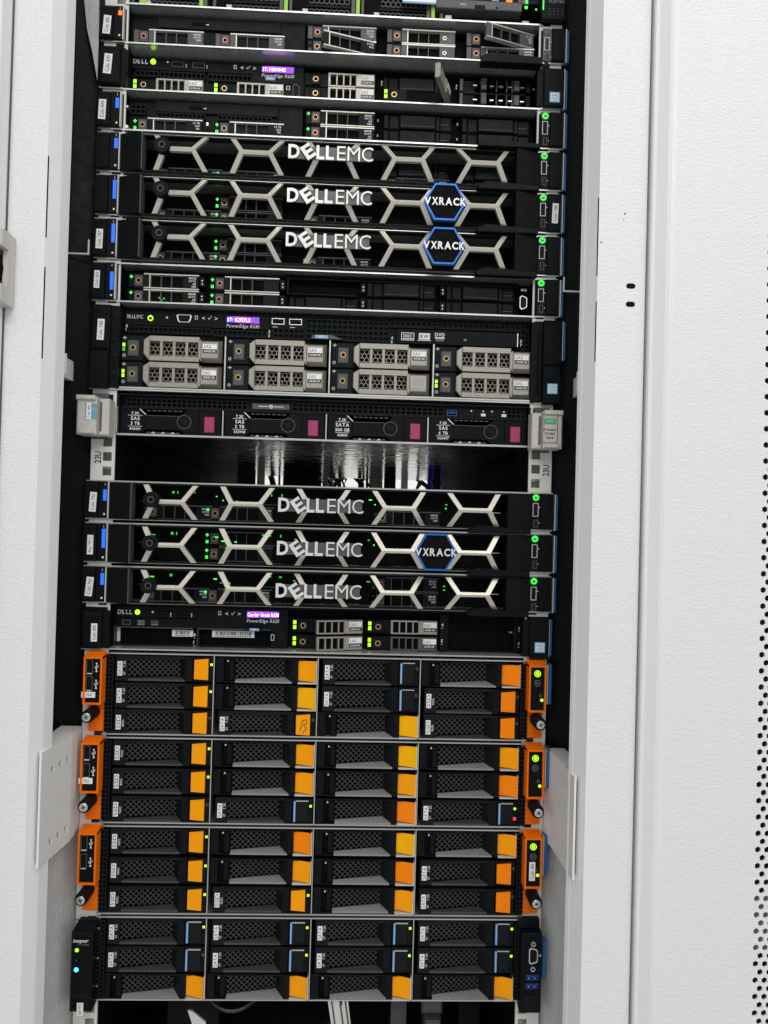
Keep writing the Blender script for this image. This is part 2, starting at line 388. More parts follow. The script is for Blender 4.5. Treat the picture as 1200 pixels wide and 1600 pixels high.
loose_cable([(118, 120, -1040), (125, 90, -1075), (160, 85, -1085), (205, 110, -1060), (222, 130, -1035)], 'black cable looping low under the lowest server, left of the silver arm')
loose_cable([(262, 70, -1035), (275, 62, -1060), (268, 70, -1085), (250, 90, -1110)], 'short black cable curling down just right of the silver arm')
loose_cable([(20, 200, -1036), (90, 160, -1060), (170, 140, -1052), (215, 150, -1075)], 'black cable crossing the dark floor space at the bottom left')

# ------------------------------------------------------------------ right neighbour: perforated door
def build_right_door():
    t = Thing('perforated_door', 'white textured cabinet door with small hexagon holes at the right edge', 'cabinet door', (760, -95, BOT))
    m = MB(); y = -101
    hx0 = 654.6; pitch = 8.62; rh = 3.05
    # solid left part with rolled edge
    pts = [(545.6, -70), (545.6, -88), (546.4, -90.5), (548.4, -91.4), (549.4, -91.2), (554, -96), (557, -99.2), (560, -100.6)] + [(564, y)] + [(hx0 - pitch * .5 - 3, y)]
    for i, (a, b) in enumerate(zip(pts, pts[1:])): m.poly([(a[0], a[1], BOT), (b[0], b[1], BOT), (b[0], b[1], TOP), (a[0], a[1], TOP)], SMOOTHW if i < 8 else WHITE)
    t.part('door_panel', m)
    m = MB(); k = m.mi(WHITE)
    # honeycomb of hexagon holes: each cell is a hexagonal ring; pointy-top cells tile the strip
    R = pitch / math.sqrt(3); rowp = R * 1.5
    x_end = 700; z = TOP - 20; row = 0
    ho = [(math.sin(i * math.pi / 3), math.cos(i * math.pi / 3)) for i in range(6)]
    zmin = BOT + 20
    while z > -1130:
        off = (row % 2) * pitch / 2
        if z < 90:
            cx = hx0 + off
            # left closing piece between the panel and the first cell
            xl = hx0 - pitch * .5 - 3
            a = hx0 - pitch / 2
            if off == 0: m.poly([(xl, y, z - R / 2), (a, y, z - R / 2), (a, y, z + R / 2), (xl, y, z + R / 2)], WHITE)
            else: m.poly([(xl, y, z - R), (a, y, z - R), (hx0, y, z - R / 2), (hx0, y, z + R / 2), (a, y, z + R), (xl, y, z + R)], WHITE)
            while cx < x_end:
                n = len(m.v)
                for rr, yy in ((R, y), (rh, y), (rh, y + 1.6)):
                    m.v += [(cx + rr * a_, yy, z + rr * b_) for a_, b_ in ho]
                for i in range(6):
                    j = (i + 1) % 6
                    m.f += [(n + i, n + 6 + i, n + 6 + j, n + j), (n + 6 + i, n + 12 + i, n + 12 + j, n + 6 + j)]; m.m += [k, k]
                cx += pitch
        z -= rowp; row += 1
    t.part('perforated_sheet', m, stuff=True)
    m = MB(); m.box(646, 1000, 40, 60, BOT, TOP, VOID); m.box(680, 684, 20, 36, -960, -945, PALE); m.disc(663.5, -909, 1.6, 30, 34, GREENDIM)
    m.box(655, 1000, 38.5, 39.5, -690, -720, BLK2); m.box(655, 1000, 38.5, 39.5, -930, -990, GREYPL)
    t.part('dark_interior', m)
build_right_door()
# chip marks on the post
m = MB()
for x, z, s in ((518, -235.5, 1.4), (517.5, -241, .8), (496.5, -263, 1.2)): m.prism([(x, z), (x + s, z - s * .6), (x + s * 1.2, z + s * .5), (x + .3 * s, z + s)], -95.25, -95.1, GREYPL)
c = CAB.part('paint_chip', m)
m = MB()
for z in (-302.5, -319.5):
    n = 8; pts = [(526 + 1.9 + 2.4 * math.sin(i * math.pi / n), z + 2.4 * math.cos(i * math.pi / n)) for i in range(n + 1)] + [(526 - 1.9 - 2.4 * math.sin(i * math.pi / n), z - 2.4 * math.cos(i * math.pi / n)) for i in range(n + 1)]
    m.prism(pts, -95.3, -95.05, VOID)
CAB.part('slot_hole', m)

# ------------------------------------------------------------------ left neighbour: door edge with its latch
def build_left_door():
    t = Thing('cabinet_door', 'white door edge of the next cabinet at the left border with a beige latch', 'cabinet door', (-90, -95, BOT))
    m = MB()
    pts = [(-170, -118)] + [(-49 + 3.5 * math.sin(a), -114.5 - 3.5 * math.cos(a)) for a in [i * math.pi / 12 for i in range(0, 7)]] + [(-45.5, -96), (-45.5, -80)]
    for a, b in zip(pts, pts[1:]): m.poly([(a[0], a[1], BOT), (b[0], b[1], BOT), (b[0], b[1], TOP), (a[0], a[1], TOP)], SMOOTHW)
    m.box(-45.3, -44.6, -97.5, -95.2, BOT, TOP, GREYPL)
    t.part('door_panel', m)
    m = MB()
    m.fbox(-90, -36.5, -123, -96.2, -297, -282, PALE, 1.5); m.fbox(-90, -36.5, -123, -96.2, -345, -330, PALE, 1.5)
    m.box(-41, -36.5, -110, -96.2, -329.9, -297.1, PALE); m.prism([(-46, -328), (-41.5, -324), (-40.2, -314), (-41.5, -303), (-46, -299)], -111, -110.1, VOID)
    h = t.part('latch_plate', m)
    m = MB(); m.fbox(-90, -43, -119, -111.2, -329, -298, GREYPL, 1.5); t.part('latch_lever', m, h)
    m = MB(); m.fbox(-90, -46.6, -122, -117.8, -272, -190, GREYPL, 2); t.part('handle', m)
build_left_door()

# ------------------------------------------------------------------ behind the rack
m = MB(); m.box(-900, 1500, 2300, 2310, -1560, 1300, LIVERY); structure('wall', m)
t = Thing('rear_frame', 'pale rear cabinet bars seen far back through the empty unit', 'cabinet frame', (241, 1000, BOT))
def bar(x0, x1, mm_, y=1000, perf=False):
    m = MB(); m.box(x0, x1, y, y + 12, BOT, TOP, mm_)
    if perf:
        for i in range(int((x1 - x0 - 4) / 6)):
            for j in range(18): m.disc(x0 + 5 + i * 6 + (j % 2) * 3, -410 - j * 5.4, 1.7, y - .3, y - .1, VOID, 6)
    t.part('rear_bar', m)
for x0, x1 in ((-60, 42), (96, 100), (107, 196), (300, 306), (343, 370), (446, 560)): bar(x0, x1, VOID)
for x0, x1, pf in ((44, 62, False), (198, 224, True), (308, 340, True), (384, 400, True)): bar(x0, x1, RAILP, 1020, pf)
for k, (x, dx, lab) in enumerate(((84, 8, 'first black cable from the left behind the empty rack unit'), (228, 14, 'black cable crossing the left edge of the bright gap behind the empty unit'), (252, -26, 'black cable leaning left in the middle of the bright gap behind the empty unit'), (272, 24, 'black cable leaning right in the middle of the bright gap behind the empty unit'), (294, -10, 'black cable beside the perforated bar behind the empty rack unit'), (412, 30, 'last black cable on the right behind the empty rack unit'), (440, 6, 'left one of the two blue cables behind the empty rack unit'), (474, -3, 'right one of the two blue cables behind the empty rack unit'))):
    m = MB(); m.tube([(x - dx, 930, -380), (x - dx * .6, 925, -412), (x, 922, -428), (x + dx * .8, 920, -446), (x + dx, 915, -468), (x + dx * .3, 920, -500), (x - dx * .5, 925, -540), (x, 930, -700)], 5.2, CABLEB if k > 5 else CABLE)
    ob = bpy.data.objects.new('patch_cable', m.mesh('patch_cable', (0, 0, -Z0))); COL.objects.link(ob)
    ob['label'] = lab; ob['category'] = 'cable'; ob['group'] = 'cables behind the empty rack unit'

rc = random.Random(11)
for k in range(13):
    x = 200 + 100 * rc.random() if k < 8 else (372 + 68 * rc.random() if k < 11 else 50 + 40 * rc.random())
    m = MB(); m.tube([(x + rc.uniform(-14, 14), 940 - rc.random() * 60, z) for z in (-385, -410, -424, -438, -455, -478, -510, -560, -680)], rc.uniform(1.6, 3.2), CABLE, 6)
    ob = bpy.data.objects.new('patch_cable', m.mesh('patch_cable', (0, 0, -Z0))); COL.objects.link(ob)
    ob['label'] = 'thin black cable tangled in the bright gap behind the empty rack unit'; ob['category'] = 'cable'; ob['group'] = 'thin tangled cables behind the empty rack unit'
# ------------------------------------------------------------------ shared pieces of servers
def carrier_slim(leds='off', tone=BLK2, ring=COPPER, lines=('1.2 TB', 'SAS', '10k'), dot=False, edge=EDGE, lever=True):
    Wd, H = 73.0, 15.8
    b = MB()
    b.box(.3, 15.6, 2.2, 40, -H + .3, -.3, BLK); b.box(15.8, Wd - .5, 6, 40, -H + .3, -.3, VOID)
    def lever_mb(bm, ox=0):
        bm.fbox(15.8 - ox, Wd - ox, 0, 5.6, -1.5, 0, edge, .3); bm.fbox(15.8 - ox, Wd - ox, 0, 5.6, -H, -H + 1.3, edge, .3)
        bm.box(15.8 - ox, 21.5 - ox, .7, 5, -H + 1.35, -1.55, tone); bm.box(21.6 - ox, 22.6 - ox, .3, 5, -H + 1.35, -1.55, edge)
        for x in (33.2, 44): bm.box(x - ox, x + .9 - ox, 1.2, 5, -H + 1.35, -1.55, GREYPL)
        bm.box(22.7 - ox, 56 - ox, 5.0, 5.6, -H + 1.35, -1.55, VOID)
        bm.fbox(56.1 - ox, Wd - .4 - ox, .4, 5, -H + 1.35, -1.55, tone, .4)
        if dot: bm.disc(61.5 - ox, -8, 2.2, .2, 1, edge, 12); bm.disc(61.5 - ox, -8, 1.1, .1, .5, VOID, 8)
        else:
            for i, l in enumerate(lines): bm.text(l, Wd - 3 - ox, -4.6 - i * 2.9, 1.9, .33, PRINT, style='b', align='r')
    if lever: lever_mb(b)
    out = [['drive_carrier', b]]
    p = MB(); p.fbox(6.2, 15.0, .2, 3, -H + 2.2, -2, tone if tone is not BLK2 else GREYPL, .5); p.ring(10.6, -H / 2, 2.9, 1.9, -.2, .4, ring, 14); p.disc(10.6, -H / 2, 1.85, 0, .3, VOID, 10)
    out.append(['release_button', p])
    l = MB(); l.fbox(0.4, 5.6, .6, 3, -H + 1, -1, tone if tone is not BLK2 else BLK, .3)
    if leds in ('both', 'top'):
        l.box(1.4, 4.6, .3, .6, -4.6, -3.6, GREEN); l.box(2.5, 3.5, .25, .6, -5.8, -4.65, GREEN); l.box(2.5, 3.5, .25, .6, -3.55, -2.6, GREEN)
    if leds == 'both': l.frame(1.7, 4.3, -12.8, -9.8, .8, .3, .6, GREEN)
    if leds == 'off': l.box(1.6, 4.2, .4, .6, -4.4, -3.8, GREYPRINT); l.frame(1.7, 4.3, -12.5, -9.8, .5, .4, .6, GREYPRINT)
    out.append(['status_light', l])
    res = [(n, x.mesh(n)) for n, x in out]
    if not lever:
        lv = MB(); lever_mb(lv, Wd); res.append(('lever', lv.mesh('lever')))
    return res
def carrier_grey(leds=True, tone=BEIGE, plate=True, open_=False, Wd=74.5):
    H = 14.5; b = MB()
    b.box(.3, 25, 3, 40, -H + .3, -.3, BLK); b.box(25.2, Wd - .5, 6, 40, -H, -.2, VOID)
    def body(bm, ox):
        bm.box(25 - ox, Wd - ox, .4, 5.5, -1.6, 0, tone); bm.box(25 - ox, Wd - ox, .4, 5.5, -H, -H + 1.4, tone)
        for x, w in ((25, 2.2), (33.4, 1.4), (40.6, 1.4), (47.8, 1.4)): bm.box(x - ox, x + w - ox, 0, 5.5, -H + 1.45, -1.65, tone)
        bm.box(27.2 - ox, 54 - ox, 5, 5.5, -H + 1.45, -1.65, VOID)
        bm.fbox(54.1 - ox, Wd - ox, -.6, 5.5, -H + .1, -.1, tone, .7)
        if plate:
            bm.fbox(59.5 - ox, Wd - 1 - ox, -.9, -.5, -7.2, -1.6, LABEL, .1); bm.fbox(60 - ox, Wd - 1 - ox, -.9, -.5, -11.4, -7.6, INK, .1)
            bm.text('SAS', 60.2 - ox, -6.3, 3.2, -.96, GREYPL); bm.text('600GB 10K', 61 - ox, -10.4, 1.8, -.96, PRINT, style='b', w=11)
    if not open_: body(b, 0)
    res = [('drive_carrier', b.mesh('drive_carrier'))]
    p = MB(); p.fbox(6.3, 17, .8, 4, -H + 1.6, -1.6, BLK2, .5); p.ring(11.5, -H / 2, 3.0, 2.0, .4, 1, BRASS, 14); p.disc(11.5, -H / 2, 1.9, .6, .9, VOID, 10)
    res.append(('release_button', p.mesh('release_button')))
    l = MB(); l.box(.6, 4.6, 1.2, 3.5, -H + 1, -1, BLK)
    if leds: l.box(1, 4.2, .9, 1.2, -5.8, -2, LIME); l.box(1, 4.2, .9, 1.2, -11, -7, LIME)
    res.append(('status_light', l.mesh('status_light')))
    if open_:
        lv = MB(); body(lv, Wd); res.append(('lever', lv.mesh('lever')))
    return res
def blank_slim():
    b = MB(); b.box(0, 73, 4, 40, -15.6, -.2, VOID)
    b.fbox(0.5, 5, 2, 6, -15, -1, BLK2, .4); b.fbox(6.5, 16, 3, 6, -14.6, -1.2, BLK, .5)
    b.fbox(17.5, 55, .5, 6, -14.8, -.8, BLK2, .8); b.box(18, 54.6, .2, .5, -12.6, -12.3, GREYPL)
    b.fbox(56, 59.5, 1.6, 6, -15, -1, BLK2, .3); b.fbox(60.5, 72, 3, 6, -14.6, -9.4, BLK2, .4); b.fbox(60.5, 72, 3, 6, -8, -1.2, BLK, .4)
    b.box(60.5, 70, 2.6, 3, -8.9, -8.3, GREYPL)
    return [('drive_blank', b.mesh('drive_blank'))]
SLIM_OFF = carrier_slim('off', lines=('960GB', 'SATA', 'SSD'))
SLIM_BOTH = carrier_slim('both'); SLIM_TOP = carrier_slim('top', lines=('480GB', 'SATA', '6G', 'SSD'))
SLIM_PLAIN = carrier_slim('both', lines=())
IN_PLAIN = carrier_slim('both', lines=(), edge=GREYPL); IN_TOP = carrier_slim('top', lines=('480GB', 'SATA', '6G', 'SSD'), edge=GREYPL); IN_OFF = carrier_slim('off', lines=('480GB', 'SATA', 'SSD'), edge=GREYPL)  # carriers behind bezels: silver edges greyed to paint the shade there
SLIM_GREY = carrier_slim('none', tone=GREYPL, dot=True)
SLIM_GREYOPEN = carrier_slim('none', tone=GREYPL, lever=False)
SLIM_CAP = carrier_slim('none', tone=GREYPL, lines=('960GB', 'SATA', 'SSD'))
SLIM_OPEN = carrier_slim('off', lever=False, lines=('2.4TB', 'SAS'))
GREY_ON = carrier_grey(True); GREY_OFF = carrier_grey(False); GREY_OPEN = carrier_grey(True, open_=True); GREY_DARK = carrier_grey(True, tone=GREYPL)
BLANK = blank_slim()

def usb(mb, x, z, w, h, y, blue=False, vert=False, rim=SILVER):
    mb.frame(x, x + w, z - h, z, .7, y, y + 1.5, rim); mb.box(x + .7, x + w - .7, y + 1.2, y + 1.5, z - h + .7, z - .7, VOID)
    if vert: mb.box(x + w * .4, x + w * .6, y + .4, y + 1.2, z - h + 1.5, z - 1.5, USBBLUE if blue else BLK2)
    else: mb.box(x + 1.4, x + w - 1.4, y + .4, y + 1.2, z - h * .55, z - h * .3, USBBLUE if blue else BLK2)
def vga(mb, x0, x1, z0, z1, y, vert=True, rim=SILVER):
    if vert: o = [(x0, z1 - 2), (x0 + 2, z1), (x1 - 1.4, z1 - 1.6), (x1, z1 - 3), (x1, z0 + 3), (x1 - 1.4, z0 + 1.6), (x0 + 2, z0), (x0, z0 + 2)]
    else: o = [(x0, z1 - 1.4), (x0 + 1.4, z1), (x1 - 1.4, z1), (x1, z1 - 1.4), (x1 - 1.6, z0 + 1.4), (x1 - 3, z0), (x0 + 3, z0), (x0 + 1.6, z0 + 1.4)]
    cx = sum(p[0] for p in o) / 8; cz = sum(p[1] for p in o) / 8
    i = [(cx + (p[0] - cx) * .82, cz + (p[1] - cz) * .88) for p in o]
    mb.ringpoly(o, i, y - 1.2, y + .4, rim); mb.prism(i, y - .1, y + .3, BLK2)
    for a in range(3):
        for b in range(5):
            if vert: mb.disc(x0 + (x1 - x0) * (.3 + .2 * a), z0 + (z1 - z0) * (.2 + .15 * b), .35, y - .25, y - .1, VOID, 6)
            else: mb.disc(x0 + (x1 - x0) * (.25 + .125 * b), z0 + (z1 - z0) * (.3 + .2 * a), .35, y - .25, y - .1, VOID, 6)
def sq_grid(mb, x0, x1, z0, z1, nx, nz, y, gap=.26, rim=BLK2, depth=4):
    """square-hole ventilation: a lattice of bars over a dark back"""
    if z0 > z1: z0, z1 = z1, z0
    px, pz = (x1 - x0) / nx, (z1 - z0) / nz; bx, bz = px * gap, pz * gap
    mb.box(x0, x1, y + depth, y + depth + 1, z0, z1, VOID)
    for j in range(nz + 1): mb.box(x0, x1, y, y + 2, z0 + j * pz - bz / 2, z0 + j * pz + bz / 2, rim)
    for i in range(nx + 1):
        for j in range(nz): mb.box(x0 + i * px - bx / 2, x0 + i * px + bx / 2, y + .1, y + 2, z0 + j * pz + bz / 2, z0 + (j + 1) * pz - bz / 2, rim)
def hexmesh(mb, x0, x1, z0, z1, y, R, m, t=.55, yfun=None, clip=True):
    """honeycomb wire lattice made of thin flat bars"""
    yf = yfun or (lambda x: y)
    w = R * math.sqrt(3); row = 0; z = z0
    while z < z1 + R:
        x = x0 + (row % 2) * w / 2
        while x < x1 + w:
            P = [(x + R * math.sin(i * math.pi / 3), z + R * math.cos(i * math.pi / 3)) for i in range(6)]
            for i in (0, 1, 2):
                a, b = P[i], P[(i + 1) % 6]
                mx, mz = (a[0] + b[0]) / 2, (a[1] + b[1]) / 2
                if not (x0 < mx < x1 and z0 < mz < z1): continue
                dx, dz = b[0] - a[0], b[1] - a[1]; L = math.hypot(dx, dz); nx, nz = -dz / L * t / 2, dx / L * t / 2
                q = [(min(max(p[0], x0), x1), min(max(p[1], z0), z1)) for p in ((a[0] + nx, a[1] + nz), (b[0] + nx, b[1] + nz), (b[0] - nx, b[1] - nz), (a[0] - nx, a[1] - nz))]
                mb.poly([(p[0], yf(p[0]), p[1]) for p in q][::-1], m)
            x += w
        z += 1.5 * R; row += 1
def sticker(t, txt, x0, x1, z0, z1, y, rot=0.0, parent=None, col=LABEL, flip=False, horiz=False):
    m = MB(); cx, cz = (x0 + x1) / 2, (z0 + z1) / 2; w, h = abs(x1 - x0), abs(z1 - z0)
    pts = [(-w / 2, -h / 2), (w / 2, -h / 2), (w / 2, h / 2), (-w / 2, h / 2)]; ca, sa = math.cos(rot), math.sin(rot)
    m.prism([(cx + a * ca - b * sa, cz + a * sa + b * ca) for a, b in pts], y - .25, y, col)
    if horiz: m.text(txt, cx + .4, cz - h * .24, h * .48, y - .33, INK, rot=rot, align='c')
    else:
        r2 = rot + math.pi / 2
        dx = w * .27; sgn = -1 if flip else 1
        m.text(txt, cx + sgn * dx * ca, cz + sgn * dx * sa, w * .52, y - .33, INK, rot=r2 + (math.pi if flip else 0), align='c', w=h * .8)
    return t.part('label', m, parent)

ZL = {0: -1.4, 1: -41.7, 2: -90.2, 3: -132.4, 4: -176.5, 5: -221.6, 6: -266.7, 7: -310.3, 9: -401.2, 10: -446.9, 11: -491.6, 12: -534.7, 13: -578.9, 14: -620.3, 15: -667.7, 17: -753.7, 19: -843.6, 21: -935.7, 23: -1022.9}

def chassis(t, zt, zb, recess, x0=0, x1=482.5, body0=24, body1=459.5, top=True, face=True):  # top: a visible front lip on the lid
    m = MB(); a, b = zt - 1.4, zb + 1.4
    m.box(body0, body1, .5, 3, b, b + 1.5, STEEL); m.box(body0, body1, 3.1, 690, b + .1, b + 1.5, UNDERST); m.box(body0, body1, .5 if top else recess + 3, 690, a - 1.5, a, STEEL if top else BLK2)
    m.box(x0, body0 - .1, -.6, 6, b + .1, b + 1.6, STEEL); m.box(body1 + .1, x1, -.6, 6, b + .1, b + 1.6, STEEL)
    if top: m.box(x0, body0 - .1, -.6, 6, a - 1.2, a - .1, STEEL); m.box(body1 + .1, x1, -.6, 6, a - 1.2, a - .1, STEEL)
    m.box(body0, body0 + 1.2, 1.5, 688, b + 1.6, a - 1.6, BLK2); m.box(x0 + 2.5, body0 - .2, .4, 1.8, b + 1.7, a - 1.3, BLK); m.box(body1 + .2, x1 - 2, .4, 1.8, b + 1.7, a - 1.3, BLK); m.box(body1 - 1.2, body1, 1, 688, b + 1.6, a - 1.6, BLK2)
    c = t.part('chassis', m)
    if face:
        m = MB(); m.box(body0 + 1.3, body1 - 1.3, recess + 12, recess + 14, b + 1.7, a - 1.7, VOID); t.part('drive_backplane', m)
    return c
def blue_tag(t, zt, zb, x=483.8):
    m = MB(); m.fbox(x, x + 1.1, -3.5, 3, zt - 3, zb + 2, PALE, .2); m.fbox(x + 1.2, x + 4.2, -2, 3, zt - 3.4, zb + 2.4, BLUET, .8)
    t.part('information_tag', m)
def ear_left(t, zt, zb, ledmat=BLUE, ledspan=(-8, -27.5), small=False):
    m = MB(); a, b = zt - 2.7, zb + 3.1
    m.fbox(-.6, 13.2, -5, 6, b, a - 1, BLK, .9); m.fbox(13.4, 22.6, -3, 6, b, a, BLK, .5)
    m.fbox(.4, 12.2, -5.5, -4.9, a - 4.6, a - 2, BLK2, .5); m.frame(.6, 11.8, b + 1, a - 6, .3, -5.25, -4.9, BLK2)
    m.box(22.8, 23.9, -3.4, 6, b, a, PALE)
    e = t.part('rack_ear', m)
    m = MB(); m.fbox(18.2, 21.8, -3.8, -3, zt + ledspan[0], zt + ledspan[1], ledmat, .5)
    m.text('i', 19.6, zt - 6.8, 2.4, -3.1, PRINT, style='b'); m.disc(19.8, zb + 7, 1.1, -3.2, -3, PRINT, 8)
    t.part('status_bar', m, e)
    return e
def power_ring(m, cx, cz, y, col, r=3.0):
    m.ring(cx, cz, r, r * .62, y - .5, y, col, 16); m.box(cx - .35, cx + .35, y - .7, y - .52, cz + .4, cz + r * 1.1, col); m.disc(cx, cz, r * .55, y - .2, y, GREENHALO if col is GREEN else VOID, 10)
    if col is GREEN: m.ring(cx, cz, r * 1.35, r * 1.02, y - .1, y, GREENHALO, 16)
def ear_right(t, zt, zb, on=True, tag=True, strip=BLK2):
    m = MB(); a, b = zt - 2.8, zb + 3.2
    m.fbox(469.2, 482.3, -4, 6, b, a, BLK, .8); m.fbox(459.7, 469.0, -2.4, 6, b, a, strip, .4)
    e = t.part('rack_ear', m)
    m = MB()
    if on: power_ring(m, 464, zt - 6.8, -2.4, GREEN)
    else: m.fbox(461, 467.4, -2.9, -2.4, zt - 10, zt - 3.8, GREYPL, .3)
    t.part('power_button', m, e)
    m = MB(); usb(m, 460.8, zt - 12.6, 6, 14, -3.2, vert=True, rim=PALE); m.disc(468, zt - 17, .6, -2.7, -2.4, PRINT, 8); t.part('usb_port', m, e)
    m = MB(); usb(m, 462.2, zt - 30, 4.2, 8, -3, vert=True, rim=GREYPL); m.disc(468, zt - 33, .5, -2.7, -2.4, PRINT, 8); t.part('micro_port', m, e)
    if tag: blue_tag(t, zt, zb)
    return e
def pull_tab(t, zb, x0=394, x1=458, drop=2.5):
    m = MB(); m.prism([(x0, zb + 1.5), (x0 + 9, zb + 6), (x1, zb + 2.8), (x1, zb - drop), (x0, zb - drop)], -9, 3, BLK, .6); t.part('pull_out_tray', m)
def screw_bits(m, x, zs, y):
    for z in zs: m.disc(x, z, 1.6, y - 1.5, y, SCREWM, 10, .4); m.box(x - 1.2, x + 1.2, y, y + 3, z - 1, z + 1, SCREWM)

def server(k, n, label, group=None, cat='rack server'):
    zt, zb = ZL[k], ZL[k + n]
    return Thing('rack_server', label, cat, (241.3, 0, zb), group), zt, zb
# ------------------------------------------------------------------ top: the partly cut off server
def build_top():
    t = Thing('rack_server', 'topmost server with lime green tabs and hexagon grilles, cut off by the photo edge', 'rack server', (241.3, 0, 1))
    m = MB(); m.box(24, 459.5, .5, 3, .5, 2.2, STEEL); m.box(24, 459.5, 3.1, 690, .6, 2.2, UNDERST); m.box(24, 459.5, 60, 690, 2.3, 88, BLK); m.box(24, 459.5, 24, 26, 2.3, 88, VOID)
    t.part('chassis', m)
    y = 12
    for x0, x1 in ((26, 110), (111, 190), (191, 266), (267, 346)):
        m = MB(); m.box(x0, x1, y + 8, y + 14, 3, 88, VOID)
        m.fbox(x0 + .6, x0 + 3.4, y - 1, y + 4, 7, 88, GREYPL, .3)
        m.fbox(x1 - 9, x1 - 4.6, y, y + 6, 8, 27, GREYPL, .5); m.fbox(x0 + 14, x0 + 20, y + 1, y + 6, 8, 14, PALE, .5)
        d = t.part('drive_carrier', m)
        m = MB(); hexmesh(m, x0 + 21, x1 - 10, 7, 15.6, y + 2, 3.1, GREYPL, .9); hexmesh(m, x0 + 21, x1 - 10, 19, 40, y + 2, 3.1, GREYPL, .9)
        m.box(x0 + 20.4, x1 - 10, y + 1, y + 4, 16.2, 18.4, BLK); t.part('grille', m, d, stuff=True)
        m = MB(); g = x1 - 4 if x0 != 26 else 97.2
        m.fbox(g, g + 4, y - 2, y + 4, 8.4, 34, LIMETAB, .5)
        if x0 == 26: m.fbox(34.8, 41.8, y - 1.5, y + 4, 7, 34, LIMETAB, .5)
        t.part('release_tab', m, d)
    m = MB(); m.fbox(346.5, 437.8, 4, 30, 16.6, 26.2, GREYPL, .6); m.box(388, 398, 3.5, 4, 15.9 + 1.5, 20.6, BLK); m.frame(387.4, 398.4, 16.9, 21, .4, 3.6, 4, BLK2); m.disc(411, 19, 1.2, 3.7, 4, VOID, 10); m.box(372, 378, 3.8, 4, 20.8, 21.6, PALE)
    t.part('disc_drive', m)
    m = MB(); m.box(372, 458, 6, 40, 26.6, 40, BLK2); m.fbox(405.5, 413, 5, 6, 26.9, 29.5, INTELB, .2); m.fbox(421, 427.4, 5, 6, 27.4, 30.5, AMBER, .2); t.part('control_panel', m)
    m = MB(); m.box(311, 350, 5.4, 6, 20.6, 45, LABEL); m.box(311, 350, 5.2, 5.39, 20.6, 22.2, INTELB); t.part('label', m)
    m = MB(); m.box(349, 438, 16, 22, 3.5, 14, BLK); hexmesh(m, 391, 433, 5, 12, 15, 2.9, GREYPL, .9); m.fbox(351, 355, 10, 16, 6, 15, GREYPL, .4); m.fbox(357, 364, 10, 16, 6, 13, PALE, .4); m.fbox(439.5, 447, 10, 16, 4.4, 11, PALE, .4)
    t.part('lower_bay', m)
    m = MB(); m.fbox(433.5, 445, 4, 8, 24.6, 34, GREYPL, .4); power_ring(m, 437.2, 29.2, 4, GREYPRINT, 2.6); m.box(441.5, 443.6, 3.5, 4, 25.6, 33, GREEN); m.box(441, 444, 5, 6, 21, 23.4, GREEN); m.box(452.5, 454, 5, 6, 20, 21.4, GREEN)
    t.part('power_button', m)
    m = MB(); m.fbox(456.5, 482.6, -6, 8, 2.8, 60, BLK, 1.2); m.text('FUJITSU', 464, 21, 3.2, -6.1, GREYPRINT, style='b', w=16)
    for i in range(4):
        for j in range(3): m.disc(465 + i * 4.4, 8.5 + j * 3, .5, -6.1, -6, GREYPRINT, 6)
    m.box(457.6, 458.8, -6.4, -6, 13, 34, GREEN)
    t.part('rack_ear', m)
build_top()

# ------------------------------------------------------------------ first full server (amber light)
def face_plate(t, zt, zb, y, x0=27, x1=209, vents=True):
    m = MB(); a = zt - 3.2
    m.box(x0, x1, y + 4, y + 8, zb + 4, a, BLK)
    if vents: sq_grid(m, 57, 107, a - 12, a - 16.5, 11, 1, y + 1.5); sq_grid(m, 120, 176, a - 12, a - 16.5, 12, 1, y + 1.5); sq_grid(m, 29.5, 45, a - 5, a - 14, 3, 2, y + 1.5)
    m.box(55, 183, y + 1, y + 4, a - 10.8, a - .3, BLK2); m.box(90, 109, y + .6, y + 1, a - 7.5, a - 4, VOID)
    m.prism([(104.5, a - 6.2), (108, a - 5), (108, a - 6.8)], y + .4, y + .6, PRINT)
    m.box(184, x1, y + 1, y + 4, zb + 4, a - .3, BLK)
    t.part('front_plate', m)
def vga_part(t, x0, x1, z0, z1, y, cap=False):
    m = MB()
    if cap: m.prism([(x0, z0 + 2), (x0 + 2, z0), (x1 - 2, z0), (x1, z0 + 2), (x1, z1 - 2), (x1 - 2, z1), (x0 + 2, z1), (x0, z1 - 2)], y - 1, y + 1, BLK, .8)
    else: vga(m, x0, x1, z0, z1, y, rim=SILVER)
    m.frame(x0 + 1.2, x1 - .6, z1 + 5, z1 + 7.2, .6, y - .2, y, PRINT)
    t.part('video_port', m)

t, zt, zb = server(0, 1, 'one-unit server with an amber light on its left ear, just under the topmost server')
chassis(t, zt, zb, 10, top=False); face_plate(t, zt, zb, 10, vents=False); ear_left(t, zt, zb, AMBER, (-8, -12.5)); ear_right(t, zt, zb, on=False, strip=GREYPL)
for x, z in ((30.1, -16.8), (115, -16.9)): t.put(SLIM_CAP, x, 10, zt + z)
screw_bits(MB(), 0, (), 0)
vga_part(t, 194.4, 202.7, zt - 28.3, zt - 12, 13, True)
t.put(SLIM_TOP if False else SLIM_CAP, 211.5, 10, zt - 3.2); 
def open_lever(t, proto, x, y, z, ang, tilt=0, dz=0, Wd=73.0, label='drive carrier with its lever swung open'):
    ob = t.put(proto[:-1], x, y, z, label=label)
    lv = bpy.data.objects.new('lever', proto[-1][1]); COL.objects.link(lv); lv.parent = ob
    lv.location = (Wd * MM, 0, dz * MM); lv.rotation_euler = (0, math.radians(tilt), math.radians(ang))
open_lever(t, SLIM_OPEN, 211.5, 10, zt - 18.6, 17)
